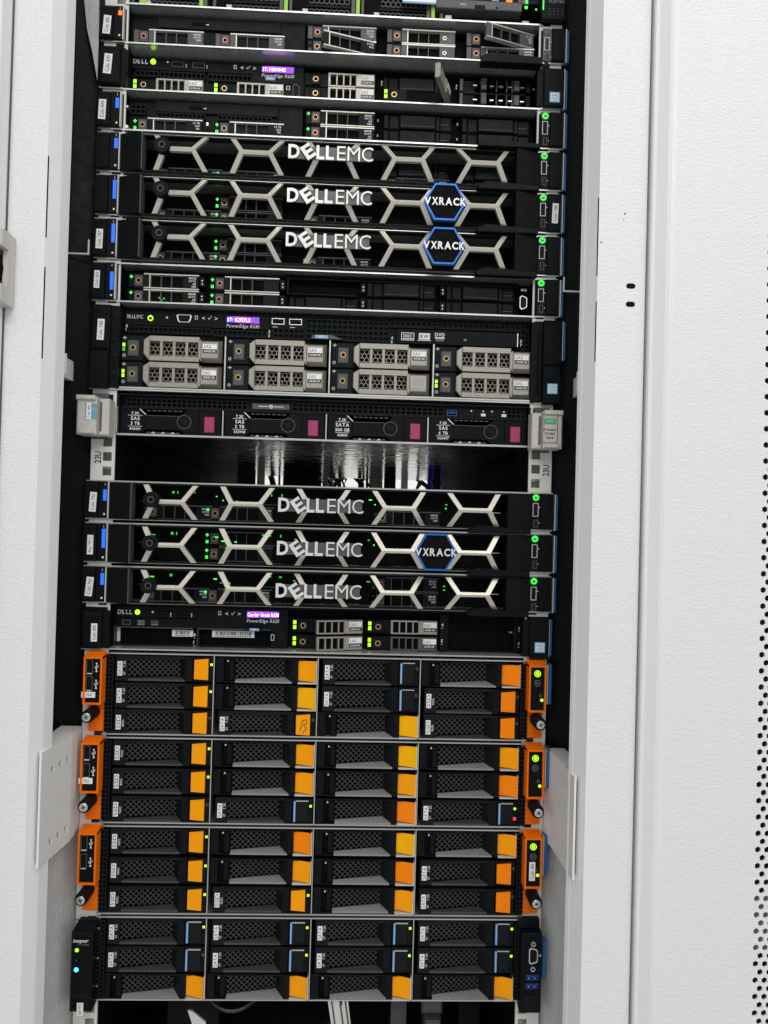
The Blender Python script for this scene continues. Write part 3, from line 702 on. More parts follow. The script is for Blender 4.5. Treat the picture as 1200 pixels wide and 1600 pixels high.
t.put(SLIM_GREY, 295.6, 10, zt - 2.6); t.put(SLIM_GREY, 295.6, 10, zt - 18.6)
open_lever(t, SLIM_GREYOPEN, 380.2, 10, zt - 2.2, 19); t.put(SLIM_CAP, 380.2, 8, zt - 18.6)
pull_tab(t, zb, 394, 458, 4.5)
sticker(t, 'Colo 680', 4, 11.6, zt - 15, zt - 34, -5.6, -.07)

# ------------------------------------------------------------------ second: purple display, one lever wide open
def logo_small(m, x0, z0, w, h, y):
    u = w / 4.3
    m.text('D', x0, z0, h, y, PRINT, style='b', w=u); m.text('E', x0 + u * 1.28, z0 - h * .08, h * .95, y, PRINT, style='b', w=u * .72, rot=.25); m.text('L', x0 + u * 2.35, z0, h, y, PRINT, style='b', w=u * .75); m.text('L', x0 + u * 3.35, z0, h, y, PRINT, style='b', w=u * .75)
def control_panel(t, zt, y, lcdtext, model, xs, zoff, arrows=True, usbs=True, text_style='b'):
    m = MB()
    x0, x1 = xs['lcd']
    m.box(x0, x1, y - .3, y, zt + zoff - 6.6, zt + zoff, LCD); m.text(lcdtext, x0 + .8, zt + zoff - 5.2, 3.6, y - .36, LCDTXT, style='b', w=(x1 - x0) * xs.get('tw', .94))
    d = t.part('display', m)
    m = MB(); m.text(model, x0, zt + zoff - 11.6, 3.6, y - .1, PRINT, w=x1 - x0, ital=.18)
    a = xs['arr']
    m.frame(a, a + 3, zt + zoff - 4.6, zt + zoff - .6, .6, y - .2, y, PRINT); m.text('<', a + 7.2, zt + zoff - 5, 4, y - .1, PRINT, style='b', w=3.2); m.text('>', a + 20.5, zt + zoff - 5, 4, y - .1, PRINT, style='b', w=3.2)
    for p, q in (((a + 13.6, zt + zoff - 3.2), (a + 14.8, zt + zoff - 4.5)), ((a + 14.8, zt + zoff - 4.5), (a + 17.4, zt + zoff - 1))):
        m.prism([p, q, (q[0] + .1, q[1] + 1), (p[0] + .1, p[1] + 1)], y - .2, y - .05, PRINT)
    t.part('printed_legend', m)
t, zt, zb = server(1, 1, 'one-unit server with a purple display and one drive lever swung wide open')
chassis(t, zt, zb, 18, top=False)
m = MB(); m.box(26, 209, 22, 26, zb + 3, zt - 3.2, BLK); m.box(27, 208, 18.2, 22, zt - 14.6, zt - 3.4, BLK)
sq_grid(m, 31, 55, zt - 16.2, zt - 21.4, 5, 1, 18.6); sq_grid(m, 57, 104, zt - 16.2, zt - 22, 10, 1, 18.6); sq_grid(m, 107, 153, zt - 16.2, zt - 22.4, 10, 1, 18.6)
m.box(154, 208, 18.6, 22, zt - 23, zt - 14.8, BLK); m.box(190, 208, 19, 22, zb + 4, zt - 23.2, BLK)
t.part('front_plate', m)
control_panel(t, zt, 18, 'ST: HGKN482', 'PowerEdge R630', {'lcd': (163.8, 197.8), 'arr': 134, 'tw': .72}, -5.2)
m = MB(); logo_small(m, 28.5, zt - 8.8, 16, 4.6, 18.1); m.disc(80.5 - 16, zt - 6, 1, 18, 18.2, PRINT, 8); t.part('logo', m)
m = MB(); power_ring(m, 49.3, zt - 6.4, 18.2, LIME, 2.9); m.disc(49.3, zt - 6.4, 1.6, 17.6, 18, LIME, 10); t.part('power_button', m)
for x in (68.6, 90.4):
    m = MB(); usb(m, x, zt - 4.6, 13, 6, 18.1, rim=GREYPL); m.disc(x + 15.4, zt - 8, .7, 18, 18.2, PRINT, 8); m.box(x + 15.1, x + 15.7, 18, 18.2, zt - 11, zt - 8, PRINT); t.part('usb_port', m)
m = MB(); m.fbox(168, 178.2, 16, 19, zt - 20.8, zt - 17.8, LBLUE, .3); m.text('EST', 170.5, zt - 20.2, 1.8, 15.9, PRINT, style='b'); t.part('service_tag', m)
m = MB(); vga(m, 197.2, 204.4, zt - 38, zt - 23, 18.4, rim=GREYPL); m.frame(190, 194, zt - 29, zt - 25, .6, 18.6, 19, PRINT); t.part('video_port', m)
t.put(GREY_ON, 28, 18, zt - 23.6); t.put(GREY_ON, 113, 18, zt - 23.6)
t.put(GREY_OFF, 209.6, 18, zt - 8.6); t.put(GREY_OFF, 209.6, 18, zt - 23.8)
t.put(BLANK, 293, 20, zt - 8)
ob = t.put(GREY_OPEN[:-1], 293.6, 16, zt - 22.4, label='drive carrier whose lever stands wide open')
m = MB(); m.disc(349, zt - 34, 3.2, 8, 20, BLK, 14, .6); m.ring(349, zt - 34, 3, 1.8, 7.6, 8, SILVER, 14); m.box(318, 346, 20, 22, zt - 36, zt - 24.5, PCB); m.box(320, 344, 18, 19, zt - 25.4, zt - 24.6, GREYPL)
t.part('hinge_screw', m, ob)
lv = bpy.data.objects.new('lever', GREY_OPEN[-1][1]); COL.objects.link(lv); lv.parent = ob; lv.location = (71 * MM, -2 * MM, 0 * MM); lv.rotation_euler = (0, 0, math.radians(72))
m = MB()
m.box(374, 456, 30, 32, zb + 4, zt - 5, VOID)
for z in (zt - 8, zt - 23.5):
    m.fbox(375.5, 379, 18, 28, z - 13, z, GREYPL, .4); m.box(379.2, 392, 22, 28, z - 13, z, BLK); m.fbox(398.5, 404.5, 17, 28, z - 11, z + 1, GREYPL, .4); m.fbox(447, 452, 18, 28, z - 12, z, BLK2, .4); m.fbox(434, 440, 17, 28, z - 11, z, GREYPL, .4)
    for x in (415, 426, 432): m.box(x, x + 1, 19, 24, z - 12, z + .5, GREYPL)
    for x in (390, 408, 418, 428, 441): m.fbox(x, x + 4.6, 19, 24, z - 6.6, z - 5, SCREWM, .3); m.box(x, x + 5, 22, 24, z - 12.5, z - 11.6, BLK2)
    m.box(379.2, 447, 21, 28, z - 14.2, z - 13.3, BLK2)
t.part('empty_bay', m)
m = MB()
for x, z, s_ in ((290.8, -17, '2'), (290.8, -20, '3'), (371, -17, '4'), (371, -20, '5'), (454.5, -17, '6'), (454.5, -38, '7')): m = MB(); m.text(s_, x, zt + z, 2.2, 17.8, PRINT, style='b'); t.part('bay_number', m)
m = MB(); a, b = zt - 6, zb + 4
m.box(21, 27.6, -1, 1.9, b, a, BLK); m.fbox(1.5, 21.8, -6, 6, b, a, BLK, 1.2); m.frame(3.4, 19.6, b + 2, a - 2, .35, -6.25, -5.9, BLK2); e = t.part('rack_ear', m)
sticker(t, 'Colo 690', 6, 14, a - 8.5, a - 29, -6.1, -.07, e)
m = MB(); m.box(455, 461.2, -1, 1.9, b, a, BLK); m.fbox(461.3, 482.4, -5, 6, b - 1, a, BLK, 1); e = t.part('rack_ear', m)
def chip_sticker(t, e, x0, z0, y, s=11):
    m = MB(); m.box(x0, x0 + s, y - .3, y, z0 - s, z0, INTELB); m.box(x0 + .9, x0 + s - .9, y - .45, y - .31, z0 - s + .9, z0 - .9, INTELW)
    m.text('intel', x0 + s / 2, z0 - 4.4, 2.2, y - .5, INTELB, align='c', style='b'); m.text('XEON', x0 + s / 2, z0 - 7.6, 1.7, y - .5, INTELB, align='c'); m.text('inside', x0 + s / 2, z0 - 9.4, 1.2, y - .5, INTELB, align='c')
    t.part('badge', m, e)
chip_sticker(t, e, 467.3, zt - 31, -5); blue_tag(t, zt - 2, zb - 1, 483.0)

# ------------------------------------------------------------------ third: open front with green lit drives
t, zt, zb = server(2, 1, 'one-unit server with a Colo 844 sticker, right above the topmost silver honeycomb bezel')
chassis(t, zt, zb, 10, top=False); face_plate(t, zt, zb, 10); ear_left(t, zt, zb, BLUE, (-9.5, -20)); ear_right(t, zt, zb)
t.put(SLIM_BOTH, 31.6, 10, zt - 21.4); t.put(SLIM_BOTH, 116.6, 10, zt - 21.4)
vga_part(t, 194.7, 203, zt - 30.4, zt - 13.2, 13)
t.put(SLIM_TOP, 212, 10, zt - 5); t.put(SLIM_TOP, 212, 10, zt - 21.4)
for x in (294.5, 378): t.put(BLANK, x, 10, zt - 5); t.put(BLANK, x, 10, zt - 21.4)
for x, z in ((108.5, -24), (287.6, -12), (287.6, -28), (372, -12), (372, -28)): m = MB(); m.fbox(x, x + 2.6, 9, 14, zt + z - 4, zt + z, SCREWM if x < 200 else BLK2, .4); m.text('2', x, zt + z - 3, 2, 8.8, PRINT, style='b'); t.part('drive_latch', m)
m = MB(); m.disc(28.4, zt - 36, 2, 2, 8, SCREWM, 10, .4); t.part('screw', m)
m = MB(); m.disc(28.6, zt - 15, 1.3, 2, 8, SCREWM, 10, .3); t.part('screw', m)
pull_tab(t, zb, 393, 458, 2)
sticker(t, 'Colo 844', 2, 9.4, zt - 13, zt - 33.5, -5.6, -.03)

# ------------------------------------------------------------------ silver honeycomb bezel servers
def bezel(t, zt, zb, badge=False, lit='few'):
    zc = (zt + zb) / 2 - .6; Hh = (zt - zb) / 2 - 4.2
    fr = MB()
    fr.box(47.6, 433.8, -3, 6, zc + Hh, zc + Hh + 1.5, BLK2); fr.box(47.6, 433.8, -3, 6, zc - Hh - 1.5, zc - Hh, BLK2)
    fr.hexa([(24.2, -1.5, zc - Hh - 1.2), (47.4, -9, zc - Hh - 1.6), (47.4, -9, zc + Hh + 1.6), (24.2, -1.5, zc + Hh + 1.2), (24.2, 6, zc - Hh - 1.2), (47.4, 6, zc - Hh - 1.6), (47.4, 6, zc + Hh + 1.6), (24.2, 6, zc + Hh + 1.2)], BLK)
    fr.box(47.45, 48.3, -9.2, 6, zc - Hh - 1.4, zc + Hh + 1.4, GREYPL)
    fr.hexa([(434, -9, zc - Hh - 1.6), (459.3, -2, zc - Hh - 1.2), (459.3, -2, zc + Hh + 1.2), (434, -9, zc + Hh + 1.6), (434, 6, zc - Hh - 1.6), (459.3, 6, zc - Hh - 1.2), (459.3, 6, zc + Hh + 1.2), (434, 6, zc + Hh + 1.6)], BLK2)
    f = t.part('front_bezel', fr)
    m = MB(); ya = lambda x: -1.5 - 7.5 * (x - 24.2) / 23.2 - .35
    def bp(x0, x1, z0, z1): m.hexa([(x0, ya(x0), z0), (x1, ya(x1), z0), (x1, ya(x1), z1), (x0, ya(x0), z1), (x0, 0, z0), (x1, 0, z0), (x1, 0, z1), (x0, 0, z1)], BLK2)
    bp(25, 41, zc + 9.4, zc + 9.8); bp(25, 41, zc - 9.8, zc - 9.4); bp(41.1, 41.6, zc - 9.8, zc + 9.8)
    t.part('release_button', m, f)
    yp, ye = -16.0, -4.5
    for n in range(5):
        m = MB(); nl = 72.5 + 78 * n; nr = nl + 28.3; hx = 2.75; bt = 2.3; dx = 11.0
        def yv(z): return yp + (ye - yp) * abs(z) / Hh
        def pc(pts):
            P = [(x, yv(z), zc + z) for x, z in pts]; B = [(x, yv(z) + 4.5, zc + z) for x, z in pts]
            if sum(pts[i][0] * pts[(i + 1) % 4][1] - pts[(i + 1) % 4][0] * pts[i][1] for i in range(4)) < 0: P = P[::-1]; B = B[::-1]
            m.hexa(P + B, CHAMP)
        for sg in (1, -1):
            for nx, d in ((nl, -dx), (nr, dx)):
                # arm split at the logo so that it does not run through the letters
                pc([(nx - hx, 0), (nx + hx, 0), (nx + d + hx, sg * Hh), (nx + d - hx, sg * Hh)])
            pc([(nl + hx, 0), (nr - hx, 0), (nr - hx + dx * bt / Hh, sg * bt), (nl + hx - dx * bt / Hh, sg * bt)])
        t.part('honeycomb_arm', m, f)
    m = MB(); cx = 70.6; m.disc(cx, zc + 1.8, 8.0, -19, -7, BLK, 28, 1.0); m.ring(cx, zc + 1.8, 7.4, 6.6, -19.3, -18.9, BLK2, 28); m.ring(cx, zc + 1.8, 3.4, 2.5, -19.5, -19, GREYPL, 16); m.disc(cx, zc + 1.8, 2.3, -19.25, -18.9, VOID, 12); m.box(cx - .5, cx + .5, -19.6, -19.3, zc + .2, zc + 3.6, BLK2)
    t.part('bezel_lock', m, f)
    # lettering on dark plates
    m = MB(); y = -19.5; zl = zc + .3; h = 14.2
    m.box(206, 282.5, y + 1.2, y + 3, zl - h * .46, zl + h * .44, LOGOP)
    m.glyph('D', 198, 209.5, zl - h / 2, zl + h / 2, y, LOGOW, depth=1.6)
    m.glyph('E', 213.0, 223.4, zl - h * .52, zl + h * .52, y - 1, LOGOW, depth=1.6, rot=.62)
    m.glyph('L', 226.5, 234.6, zl - h / 2, zl + h / 2, y, LOGOW, depth=1.6); m.glyph('L', 236, 244.2, zl - h / 2, zl + h / 2, y, LOGOW, depth=1.6)
    m.glyph('E', 247.4, 256, zl - h / 2, zl + h / 2, y, LOGOW, 't', 1.6); m.glyph('M', 258, 270.6, zl - h / 2, zl + h / 2, y, LOGOW, 't', 1.6); m.glyph('C', 272.6, 284, zl - h / 2, zl + h / 2, y, LOGOW, 't', 1.6)
    t.part('bezel_logo', m, f)
    if badge:
        m = MB(); cx, y = 358.8, -20.5; R = 21.2; hz = 18.8
        o = [(cx - 21.5, zc), (cx - 10.6, zc - hz), (cx + 10.6, zc - hz), (cx + 21.5, zc), (cx + 10.6, zc + hz), (cx - 10.6, zc + hz)]
        i = [(cx + (a - cx) * .905, zc + (b - zc) * .905) for a, b in o]
        m.ringpoly(o, i, y, y + 5, BLUEHEX); m.prism(i, y + 1.4, y + 5, VOID)
        bd = t.part('hexagon_badge', m, f)
        m = MB(); x = cx - 21.2
        for ch, w in zip('VXRACK', (6.6, 6.2, 5.6, 6.8, 6.2, 5.8)): m.glyph(ch, x, x + w, zc - 3.9, zc + 3.9, y - .4, LOGOW, 'X', 1.2); x += w + 1.05
        t.part('badge_lettering', m, bd)
def bezel_server(k, label, badge=False, blue=(-8, -27.5), drives=(0, 1), mesh_leds=False, tab=True, stk=None):
    t, zt, zb = server(k, 1, label)
    chassis(t, zt, zb, 22); ear_left(t, zt, zb, BLUE, blue); ear_right(t, zt, zb)
    y = 24
    if mesh_leds:
        m = MB(); m.box(50, 430, y + 2, y + 3, zb + 4, zt - 4, VOID); t.part('drive_backplane_cover', m)
    if 0 in drives: t.put(IN_PLAIN, 116.6, y, zt - 8); t.put(IN_PLAIN, 116.6, y, zt - 24.4)
    if 1 in drives: t.put(IN_OFF, 32 + 19, y, zt - 24.4); t.put(IN_TOP, 212, y, zt - 24.4)
    if 2 in drives: t.put(IN_OFF, 294.5, y, zt - 8); t.put(IN_OFF, 294.5, y, zt - 24.4)
    if 3 in drives:
        for x in (294.5, 378): t.put(BLANK, x, y, zt - 8); t.put(BLANK, x, y, zt - 24.4)
    if 4 in drives: t.put(IN_TOP, 116.6, y, zt - 24.4); t.put(IN_OFF, 32 + 19, y, zt - 24.4); t.put(IN_OFF, 294.5, y, zt - 24.4)
    if mesh_leds:
        m = MB(); rr = random.Random(k)
        spots = [(54, -18), (58, -27), (62, -14), (128, -15), (135, -19), (142, -19), (149, -19.5), (140, -26), (290, -14), (296, -19), (372, -17), (372, -21), (212, -15)]
        for x, z in spots:
            if rr.random() < .9: m.box(x, x + rr.choice((1.4, 2.2, 3.6)), y - 2, y - 1.6, zt + z, zt + z + 1.2, rr.choice((GREEN, GREENDIM)))
        for x in (82, 87.4, 98, 105, 178, 186, 197): 
            if rr.random() < .7: m.box(x, x + rr.choice((1.2, 2.6)), y - 2, y - 1.7, zt - 11 - rr.random() * 2, zt - 10, GREENDIM)
        t.part('activity_lights', m, stuff=True); m = MB()
        m.box(48, 75, y - 1, y, zt - 22, zt - 21.3, GREYPL); m.box(155, 200, y - 1, y, zt - 22, zt - 21.3, GREYPL); m.box(320, 345, y - 1, y, zt - 22, zt - 21.3, GREYPL); m.box(415, 432, y - 1, y, zt - 24, zt - 23.2, SILVER)
        t.part('tray_edge', m, stuff=True)
    bezel(t, zt, zb, badge)
    if tab: pull_tab(t, zb)
    if stk: sticker(t, *stk)
    return t, zt, zb
bezel_server(3, 'silver honeycomb bezel server without hexagon badge or sticker, topmost of the bezels', blue=(-9, -19.5), drives=(4, 3))
t, zt, zb = bezel_server(4, 'honeycomb bezel server with blue hexagon badge and Colo 786 sticker on its right ear', True, drives=(0, 1))
sticker(t, 'Colo 786', 473.4, 479.8, zt - 13, zt - 34, -4.1, -.03)
zt = ZL[5]
bezel_server(5, 'honeycomb bezel server with blue hexagon badge and Colo 787 sticker on its left ear', True, drives=(0, 1), stk=('Colo 787', 3.6, 10.4, zt - 15, zt - 35, -5.6, -.02))
zt = ZL[11]
bezel_server(11, 'honeycomb bezel server without hexagon badge, right below the empty rack unit', blue=(-11, -22.5), drives=(4,), mesh_leds=True, stk=('Colo 705', 5.6, 12.4, zt - 14, zt - 34, -5.6, -.05))
zt = ZL[12]
bezel_server(12, 'honeycomb bezel server with blue hexagon badge, middle of three bezels below the empty unit', True, drives=(0,), mesh_leds=True, stk=('Colo 796', 4.6, 10.6, zt - 14.6, zt - 34.4, -5.6, 0, None, LABEL, True))
zt = ZL[13]
bezel_server(13, 'honeycomb bezel server with a tilted Colo 703 sticker, lowest of the silver bezels', blue=(-9, -21), drives=(4, 2), mesh_leds=True, stk=('Colo 703', 4.4, 11.6, zt - 13, zt - 32.5, -5.6, -.09))

# ------------------------------------------------------------------ open one-unit server below the upper bezels
t, zt, zb = server(6, 1, 'one-unit server without bezel, two columns of slim drives and a Colo 803 sticker')
chassis(t, zt, zb, 10); ear_left(t, zt, zb, BLUE, (-12.5, -31)); ear_right(t, zt, zb)
m = MB(); sq_grid(m, 196, 442, zt - 3.6, zt - 7.6, 62, 1, 12, .3); t.part('vent_strip', m)
for i, z in enumerate((-8.4, -25)): t.put(SLIM_TOP, 32.8, 10, zt + z); t.put(SLIM_PLAIN, 116.8, 10, zt + z)
t.put(BLANK, 200, 12, zt - 25)
for x in (282, 366):
    t.put(BLANK, x, 10, zt - 8.4); t.put(BLANK, x, 10, zt - 25)
m = MB(); m.box(198, 199.4, 9, 24, zt - 23.7, zt - 8, BLK2); m.box(198, 270, 9.5, 24, zt - 24.7, zt - 23.8, BLK2); t.part('bay_divider', m)
for x in (106.6, 190.6, 275.4, 359.6):
    m = MB()
    for z in (-14, -30.5): m.box(x, x + 5, 11, 16, zt + z - 6, zt + z + 4, BLK); m.disc(x + 2.5, zt + z, .9, 10.7, 11, PRINT, 8); m.text('4', x + 1.6, zt + z - 4.6, 2.4, 10.9, PRINT, style='b')
    t.part('drive_latch', m)
vga_part(t, 444.2, 452, zt - 32, zt - 17, 10)
sticker(t, 'Colo 803', 3, 8.6, zt - 12.5, zt - 30.5, -5.6, -.02)
m = MB()
for x, z in ((64.5, -33), (67, -35), (69.5, -33.5), (66, -37)): m = MB(); m.prism([(x - 1, zt + z), (x, zt + z - 1.1), (x + 1, zt + z), (x, zt + z + 1.1)], 13, 13.6, GREENDIM); t.part('status_light', m)

# ------------------------------------------------------------------ two-unit server with eight big drives
t, zt, zb = server(7, 2, 'two-unit server with eight warm grey drive carriers in two rows and a magenta display')
chassis(t, zt, zb, 14, body0=27, body1=459.3, top=False)
Y = 14
m = MB(); m.box(29, 458, Y + 3, Y + 7, zt - 30, zt - 3.2, BLK); m.box(29, 180, Y, Y + 3, zt - 18.6, zt - 3.4, BLK)
sq_grid(m, 34.5, 119.5, zt - 20.2, zt - 26, 17, 1, Y); sq_grid(m, 121, 177.6, zt - 20.8, zt - 26.8, 11, 1, Y); sq_grid(m, 184, 217, zt - 17, zt - 27.4, 6, 2, Y); sq_grid(m, 219, 306, zt - 5.6, zt - 27, 16, 4, Y); sq_grid(m, 307, 452, zt - 4.8, zt - 10.4, 26, 1, Y); sq_grid(m, 447, 456, zt - 10.4, zt - 30, 2, 4, Y)
m.box(180.4, 218, Y, Y + 3, zt - 16.6, zt - 3.4, BLK)
t.part('vent_panel', m)
control_panel(t, zt, Y, 'ST: 1C9S7L2', 'PowerEdge R530', {'lcd': (135.1, 169.3), 'arr': 102, 'tw': .7}, -5.9)
m = MB(); logo_small(m, 31.6, zt - 11.6, 9.6, 3.8, Y - .1); m.text('EMC', 41.6, zt - 11.6, 3.8, Y - .1, PRINT, w=6.8); t.part('logo', m)
m = MB(); power_ring(m, 55.9, zt - 10.9, Y, LIME, 3); t.part('power_button', m)
m = MB(); vga(m, 83, 99, zt - 14.2, zt - 6.2, Y, vert=False); m.disc(73, zt - 9.6, 1.2, Y - .2, Y, PRINT, 8); t.part('video_port', m)
for x in (182.6, 200.9):
    m = MB(); usb(m, x, zt - 6.4, 13.2, 6.4, Y - 1.4); m.box(x + 1, x + 6, Y - .2, Y - .05, zt - 15.6, zt - 15, PRINT); m.disc(x + 1.4, zt - 15.3, .7, Y - .2, Y - .06, PRINT, 8); t.part('usb_port', m)
m = MB(); m.fbox(314.4, 444.8, Y - 2.5, Y + 3, zt - 28.6, zt - 13, BLK, .5); m.box(443, 443.8, Y - 3, Y - 2.4, zt - 28, zt - 13.4, SILVER)
yy = Y - 2.6
m.frame(319.4, 333, zt - 25, zt - 16.8, .7, yy - .15, yy, PRINT); m.text('DISC', 326.2, zt - 21.8, 3, yy - .1, PRINT, style='b', align='c'); m.box(321, 331.5, yy - .15, yy, zt - 23.7, zt - 22.8, PRINT)
m.box(338, 349.8, yy - .1, yy, zt - 23.4, zt - 16.8, PRINT); m.text('RW', 344, zt - 21.8, 3.4, yy - .2, INK, style='b', align='c'); m.box(337, 350.6, yy - .1, yy, zt - 24.8, zt - 24, PRINT)
m.text('DVD', 360.2, zt - 19.6, 3.6, yy - .1, PRINT, style='b', align='c', w=10.4); m.box(355.2, 365.4, yy - .1, yy, zt - 22, zt - 20.6, PRINT); m.box(356, 364.6, yy - .1, yy, zt - 24.6, zt - 22.8, GREYPRINT)
m.box(385.8, 389, yy - .1, yy, zt - 23.6, zt - 21.4, GREYPRINT); m.frame(392.4, 403.6, zt - 23.4, zt - 18, .4, yy - .3, yy, BLK2); m.disc(409.6, zt - 21.6, .8, yy - .1, yy, VOID, 8)
t.part('disc_drive', m)
m = MB(); m.prism([(224, zt - 27.2), (226, zt - 23), (246, zt - 22.4), (258, zt - 27.4)], Y - 4, Y, GREYPL, .5); m.box(228.6, 242.2, Y - 4.3, Y - 4.05, zt - 26.6, zt - 23.2, LBLUE); m.text('EST', 233, zt - 26, 2.4, Y - 4.4, PRINT, style='b'); t.part('service_tag', m)
def lff(on, holes=True, label=True):
    Wd, H = 105.5, 26.2; b = MB()
    b.box(0, 24, 3, 40, -H, 0, BLK); b.fbox(.3, 23, 1, 3, -H + .2, -.2, BLK2, .5); b.box(24.2, Wd - 1.5, 4.2, 40, -H + 1, -1, VOID)
    o = [(23.4, -4.6), (29.6, -.2), (77.5, -.2), (83.5, -3), (Wd - 1.8, -3), (Wd - 1.8, -H + 2.6), (83.5, -H + .4), (30.4, -H + .4), (23.4, -H + 7)]
    # carrier front: grille frame with four openings and a raised plate at the right
    y = -2
    b.prism([(23.4, -4.6), (29.8, -.2), (29.8, -H + .4), (23.4, -H + 7)], y, 4, BEIGE, .8)
    b.box(29.9, 80.6, y + .3, 4, -5.6, -.3, BEIGE); b.box(29.9, 80.6, y + .3, 4, -H + .5, -H + 5.4, BEIGE)
    for x in (40.4, 53.4, 66.4): b.box(x, x + 2.6, y + .9, 4, -H + 5.45, -5.65, BEIGE)
    b.prism([(79.4, -H + 5.4), (79.4, -5.6), (83, -2.6), (83, -H + .6)], y - .6, 4, BEIGE, .6)
    b.frust(83.1, Wd - 1.8, -H + .8, -2.4, 83.1, Wd - 5.6, -H + 4.6, -5.2, 4, y - .9, BEIGE)
    res = [('drive_carrier', b)]
    h = MB(); hexmesh(h, 30, 79, -H + 5.4, -5.6, 2.9, 2.7, BEIGE, .6); res.append(('honeycomb_mesh', h))
    p = MB(); p.fbox(7, 18.2, -.8, 3, -21.6, -5.2, GREYPL, .9); p.ring(12.6, -13, 3.1, 2.0, -1.2, -.5, BRASS, 14); p.disc(12.6, -13, 1.9, -1, -.7, VOID, 10); res.append(('release_button', p))
    l = MB(); l.fbox(1, 5, .6, 1.2, -17, -8, BLK, .2)
    lm = LIME if on else BLK2
    l.box(1.6, 4.2, .2, .6, -11.8, -8.4, lm); l.box(1.6, 4.2, .2, .6, -16.4, -13, LIME if on == 2 else (GREENDIM if on else BLK2)); l.ring(3.2, -21, 1.6, 1.1, .7, 1, PRINT, 10); l.box(1.6, 5.4, .7, .95, -3.2, -2.6, PRINT); l.box(3.2, 3.8, .65, .9, -4.4, -1.4, PRINT); res.append(('status_light', l))
    if label:
        s_ = MB(); s_.fbox(84.4, 99, -3.4, -2.95, -12.6, -7.4, LABEL, .1); s_.fbox(84.8, 99, -3.4, -2.95, -16.6, -12.9, INK, .1); s_.text('SAS', 85.6, -11.6, 3.2, -3.5, GREYPL); s_.text('600GB 10K', 86, -15.8, 2.2, -3.5, PRINT, style='b', w=12); res.append(('label', s_))
    else:
        s_ = MB(); s_.frame(84.4, 99, -17, -7.4, .4, -3.2, -2.9, CHAMP); res.append(('label_recess', s_))
    return [(n, x.mesh(n)) for n, x in res]
LFF_OFF, LFF_ON, LFF_DIM, LFF_NOLAB = lff(0), lff(2), lff(1), lff(0, label=False)
zr1, zr2 = zt - 31.6, zt - 58.8
for x, a, b in ((29.2, LFF_DIM, LFF_ON), (137.9, LFF_OFF, LFF_OFF), (246.2, LFF_OFF, LFF_NOLAB), (354.2, LFF_OFF, LFF_ON)): t.put(a, x, 4, zr1); t.put(b, x, 4, zr2)
for x in (136.2, 244.2, 352.6): t.part('bay_divider', MB().box(x, x + 1.4, 1, 30, zb + 5, zt - 30.6, STEEL))
m = MB(); m.box(29.5, 459, 1, 12, zb + 3.4, zb + 5.2, STEEL); t.part('front_lip', m)
m = MB()
for x, z, s_ in ((30.6, -21.4, '0'), (30.6, -25, '1'), (179, -22, '2'), (179, -26.4, '3'), (308.6, -24, '4'), (308.6, -28, '5'), (446, -23, '6'), (446, -27.4, '7')): m = MB(); m.text(s_, x, zt + z, 3, Y - 3.1 if x > 440 else Y - .1, PRINT, style='b'); t.part('bay_number', m)
m = MB(); m.box(20, 29, -1, 1.9, zb + 3, zt - 3.4, BLK); m.fbox(1.6, 20.4, -6, 6, zt - 49.4, zt - 3.4, BLK, 1.2); m.fbox(1.2, 19.8, -7, 6, zb + 2, zt - 49.8, BLK, 1.2); m.frame(4, 17.6, zt - 44, zt - 14, .35, -6.3, -5.9, BLK2)
for z in (-14, -38, -54, -72): m.disc(24, zt + z, 2.2, -2, 4, BLK2, 12, .5); m.box(21, 26.5, 2, 6, zt + z - 4, zt + z + 4, BLK)
e = t.part('rack_ear', m)
sticker(t, 'Colo 788', 8, 15, zt - 18.6, zt - 40, -6.1, -.03, e)
m = MB(); m.fbox(467.6, 487, -6, 6, zt - 50, zt - 2.6, BLK, 1.2); m.fbox(467.6, 486.4, -6.5, 6, zb + .5, zt - 50.4, BLK, 1.2); m.fbox(455.5, 467.2, -1, 1.9, zb + 2, zt - 4, BLK, .5); m.fbox(462.4, 464.4, -4, -1, zt - 78, zt - 14, BLK, .4)
e = t.part('rack_ear', m); chip_sticker(t, e, 471.9, zt - 69, -6.6); blue_tag(t, zt, zt - 46, 487.4)

# ------------------------------------------------------------------ server with silver latches and magenta tabs
t, zt, zb = server(9, 1, 'one-unit server with silver latches on both sides and four magenta drive tabs')
m = MB(); a, b = zt - 1.4, zb + 1.4
m.box(28.5, 457, .5, 4, b - .6, b + 1.4, STEEL); m.box(28.5, 457, 4.1, 690, b, b + 1.4, UNDER); m.box(28, 457, 4, 690, a - 1.4, a, BLK2); m.box(28.4, 29.4, -1, 3, b + 1.5, a - 14, STEEL); m.box(28.4, 29.6, 3.1, 600, b + 1.5, a - 2, BLK2); m.box(455.6, 457, 1, 600, b + 1.5, a - 1.5, BLK2)
t.part('chassis', m)
m = MB(); y = 8
m.box(30, 455, y + 4, y + 8, zb + 4, zt - 3, VOID); m.box(30, 455, y + 1, y + 4, zt - 5.2, zt - 3, BLK); m.box(30, 455, y + .5, y + 4, zt - 15.8, zt - 13.6, BLK2)
sq_grid(m, 35, 160, zt - 5.2, zt - 13.4, 24, 2, y + .8, .3, BLK2, 3); sq_grid(m, 207, 366, zt - 5.2, zt - 13.4, 28, 2, y + .8, .3, BLK2, 3); sq_grid(m, 433.6, 453, zt - 5.2, zt - 13.4, 4, 2, y + .8, .3, BLK2, 3)
m.box(367, 433, y, y + 4, zt - 13.5, zt - 5.3, BLK); m.box(160.6, 206.6, y + 1, y + 4, zt - 13.5, zt - 5.3, BLK)
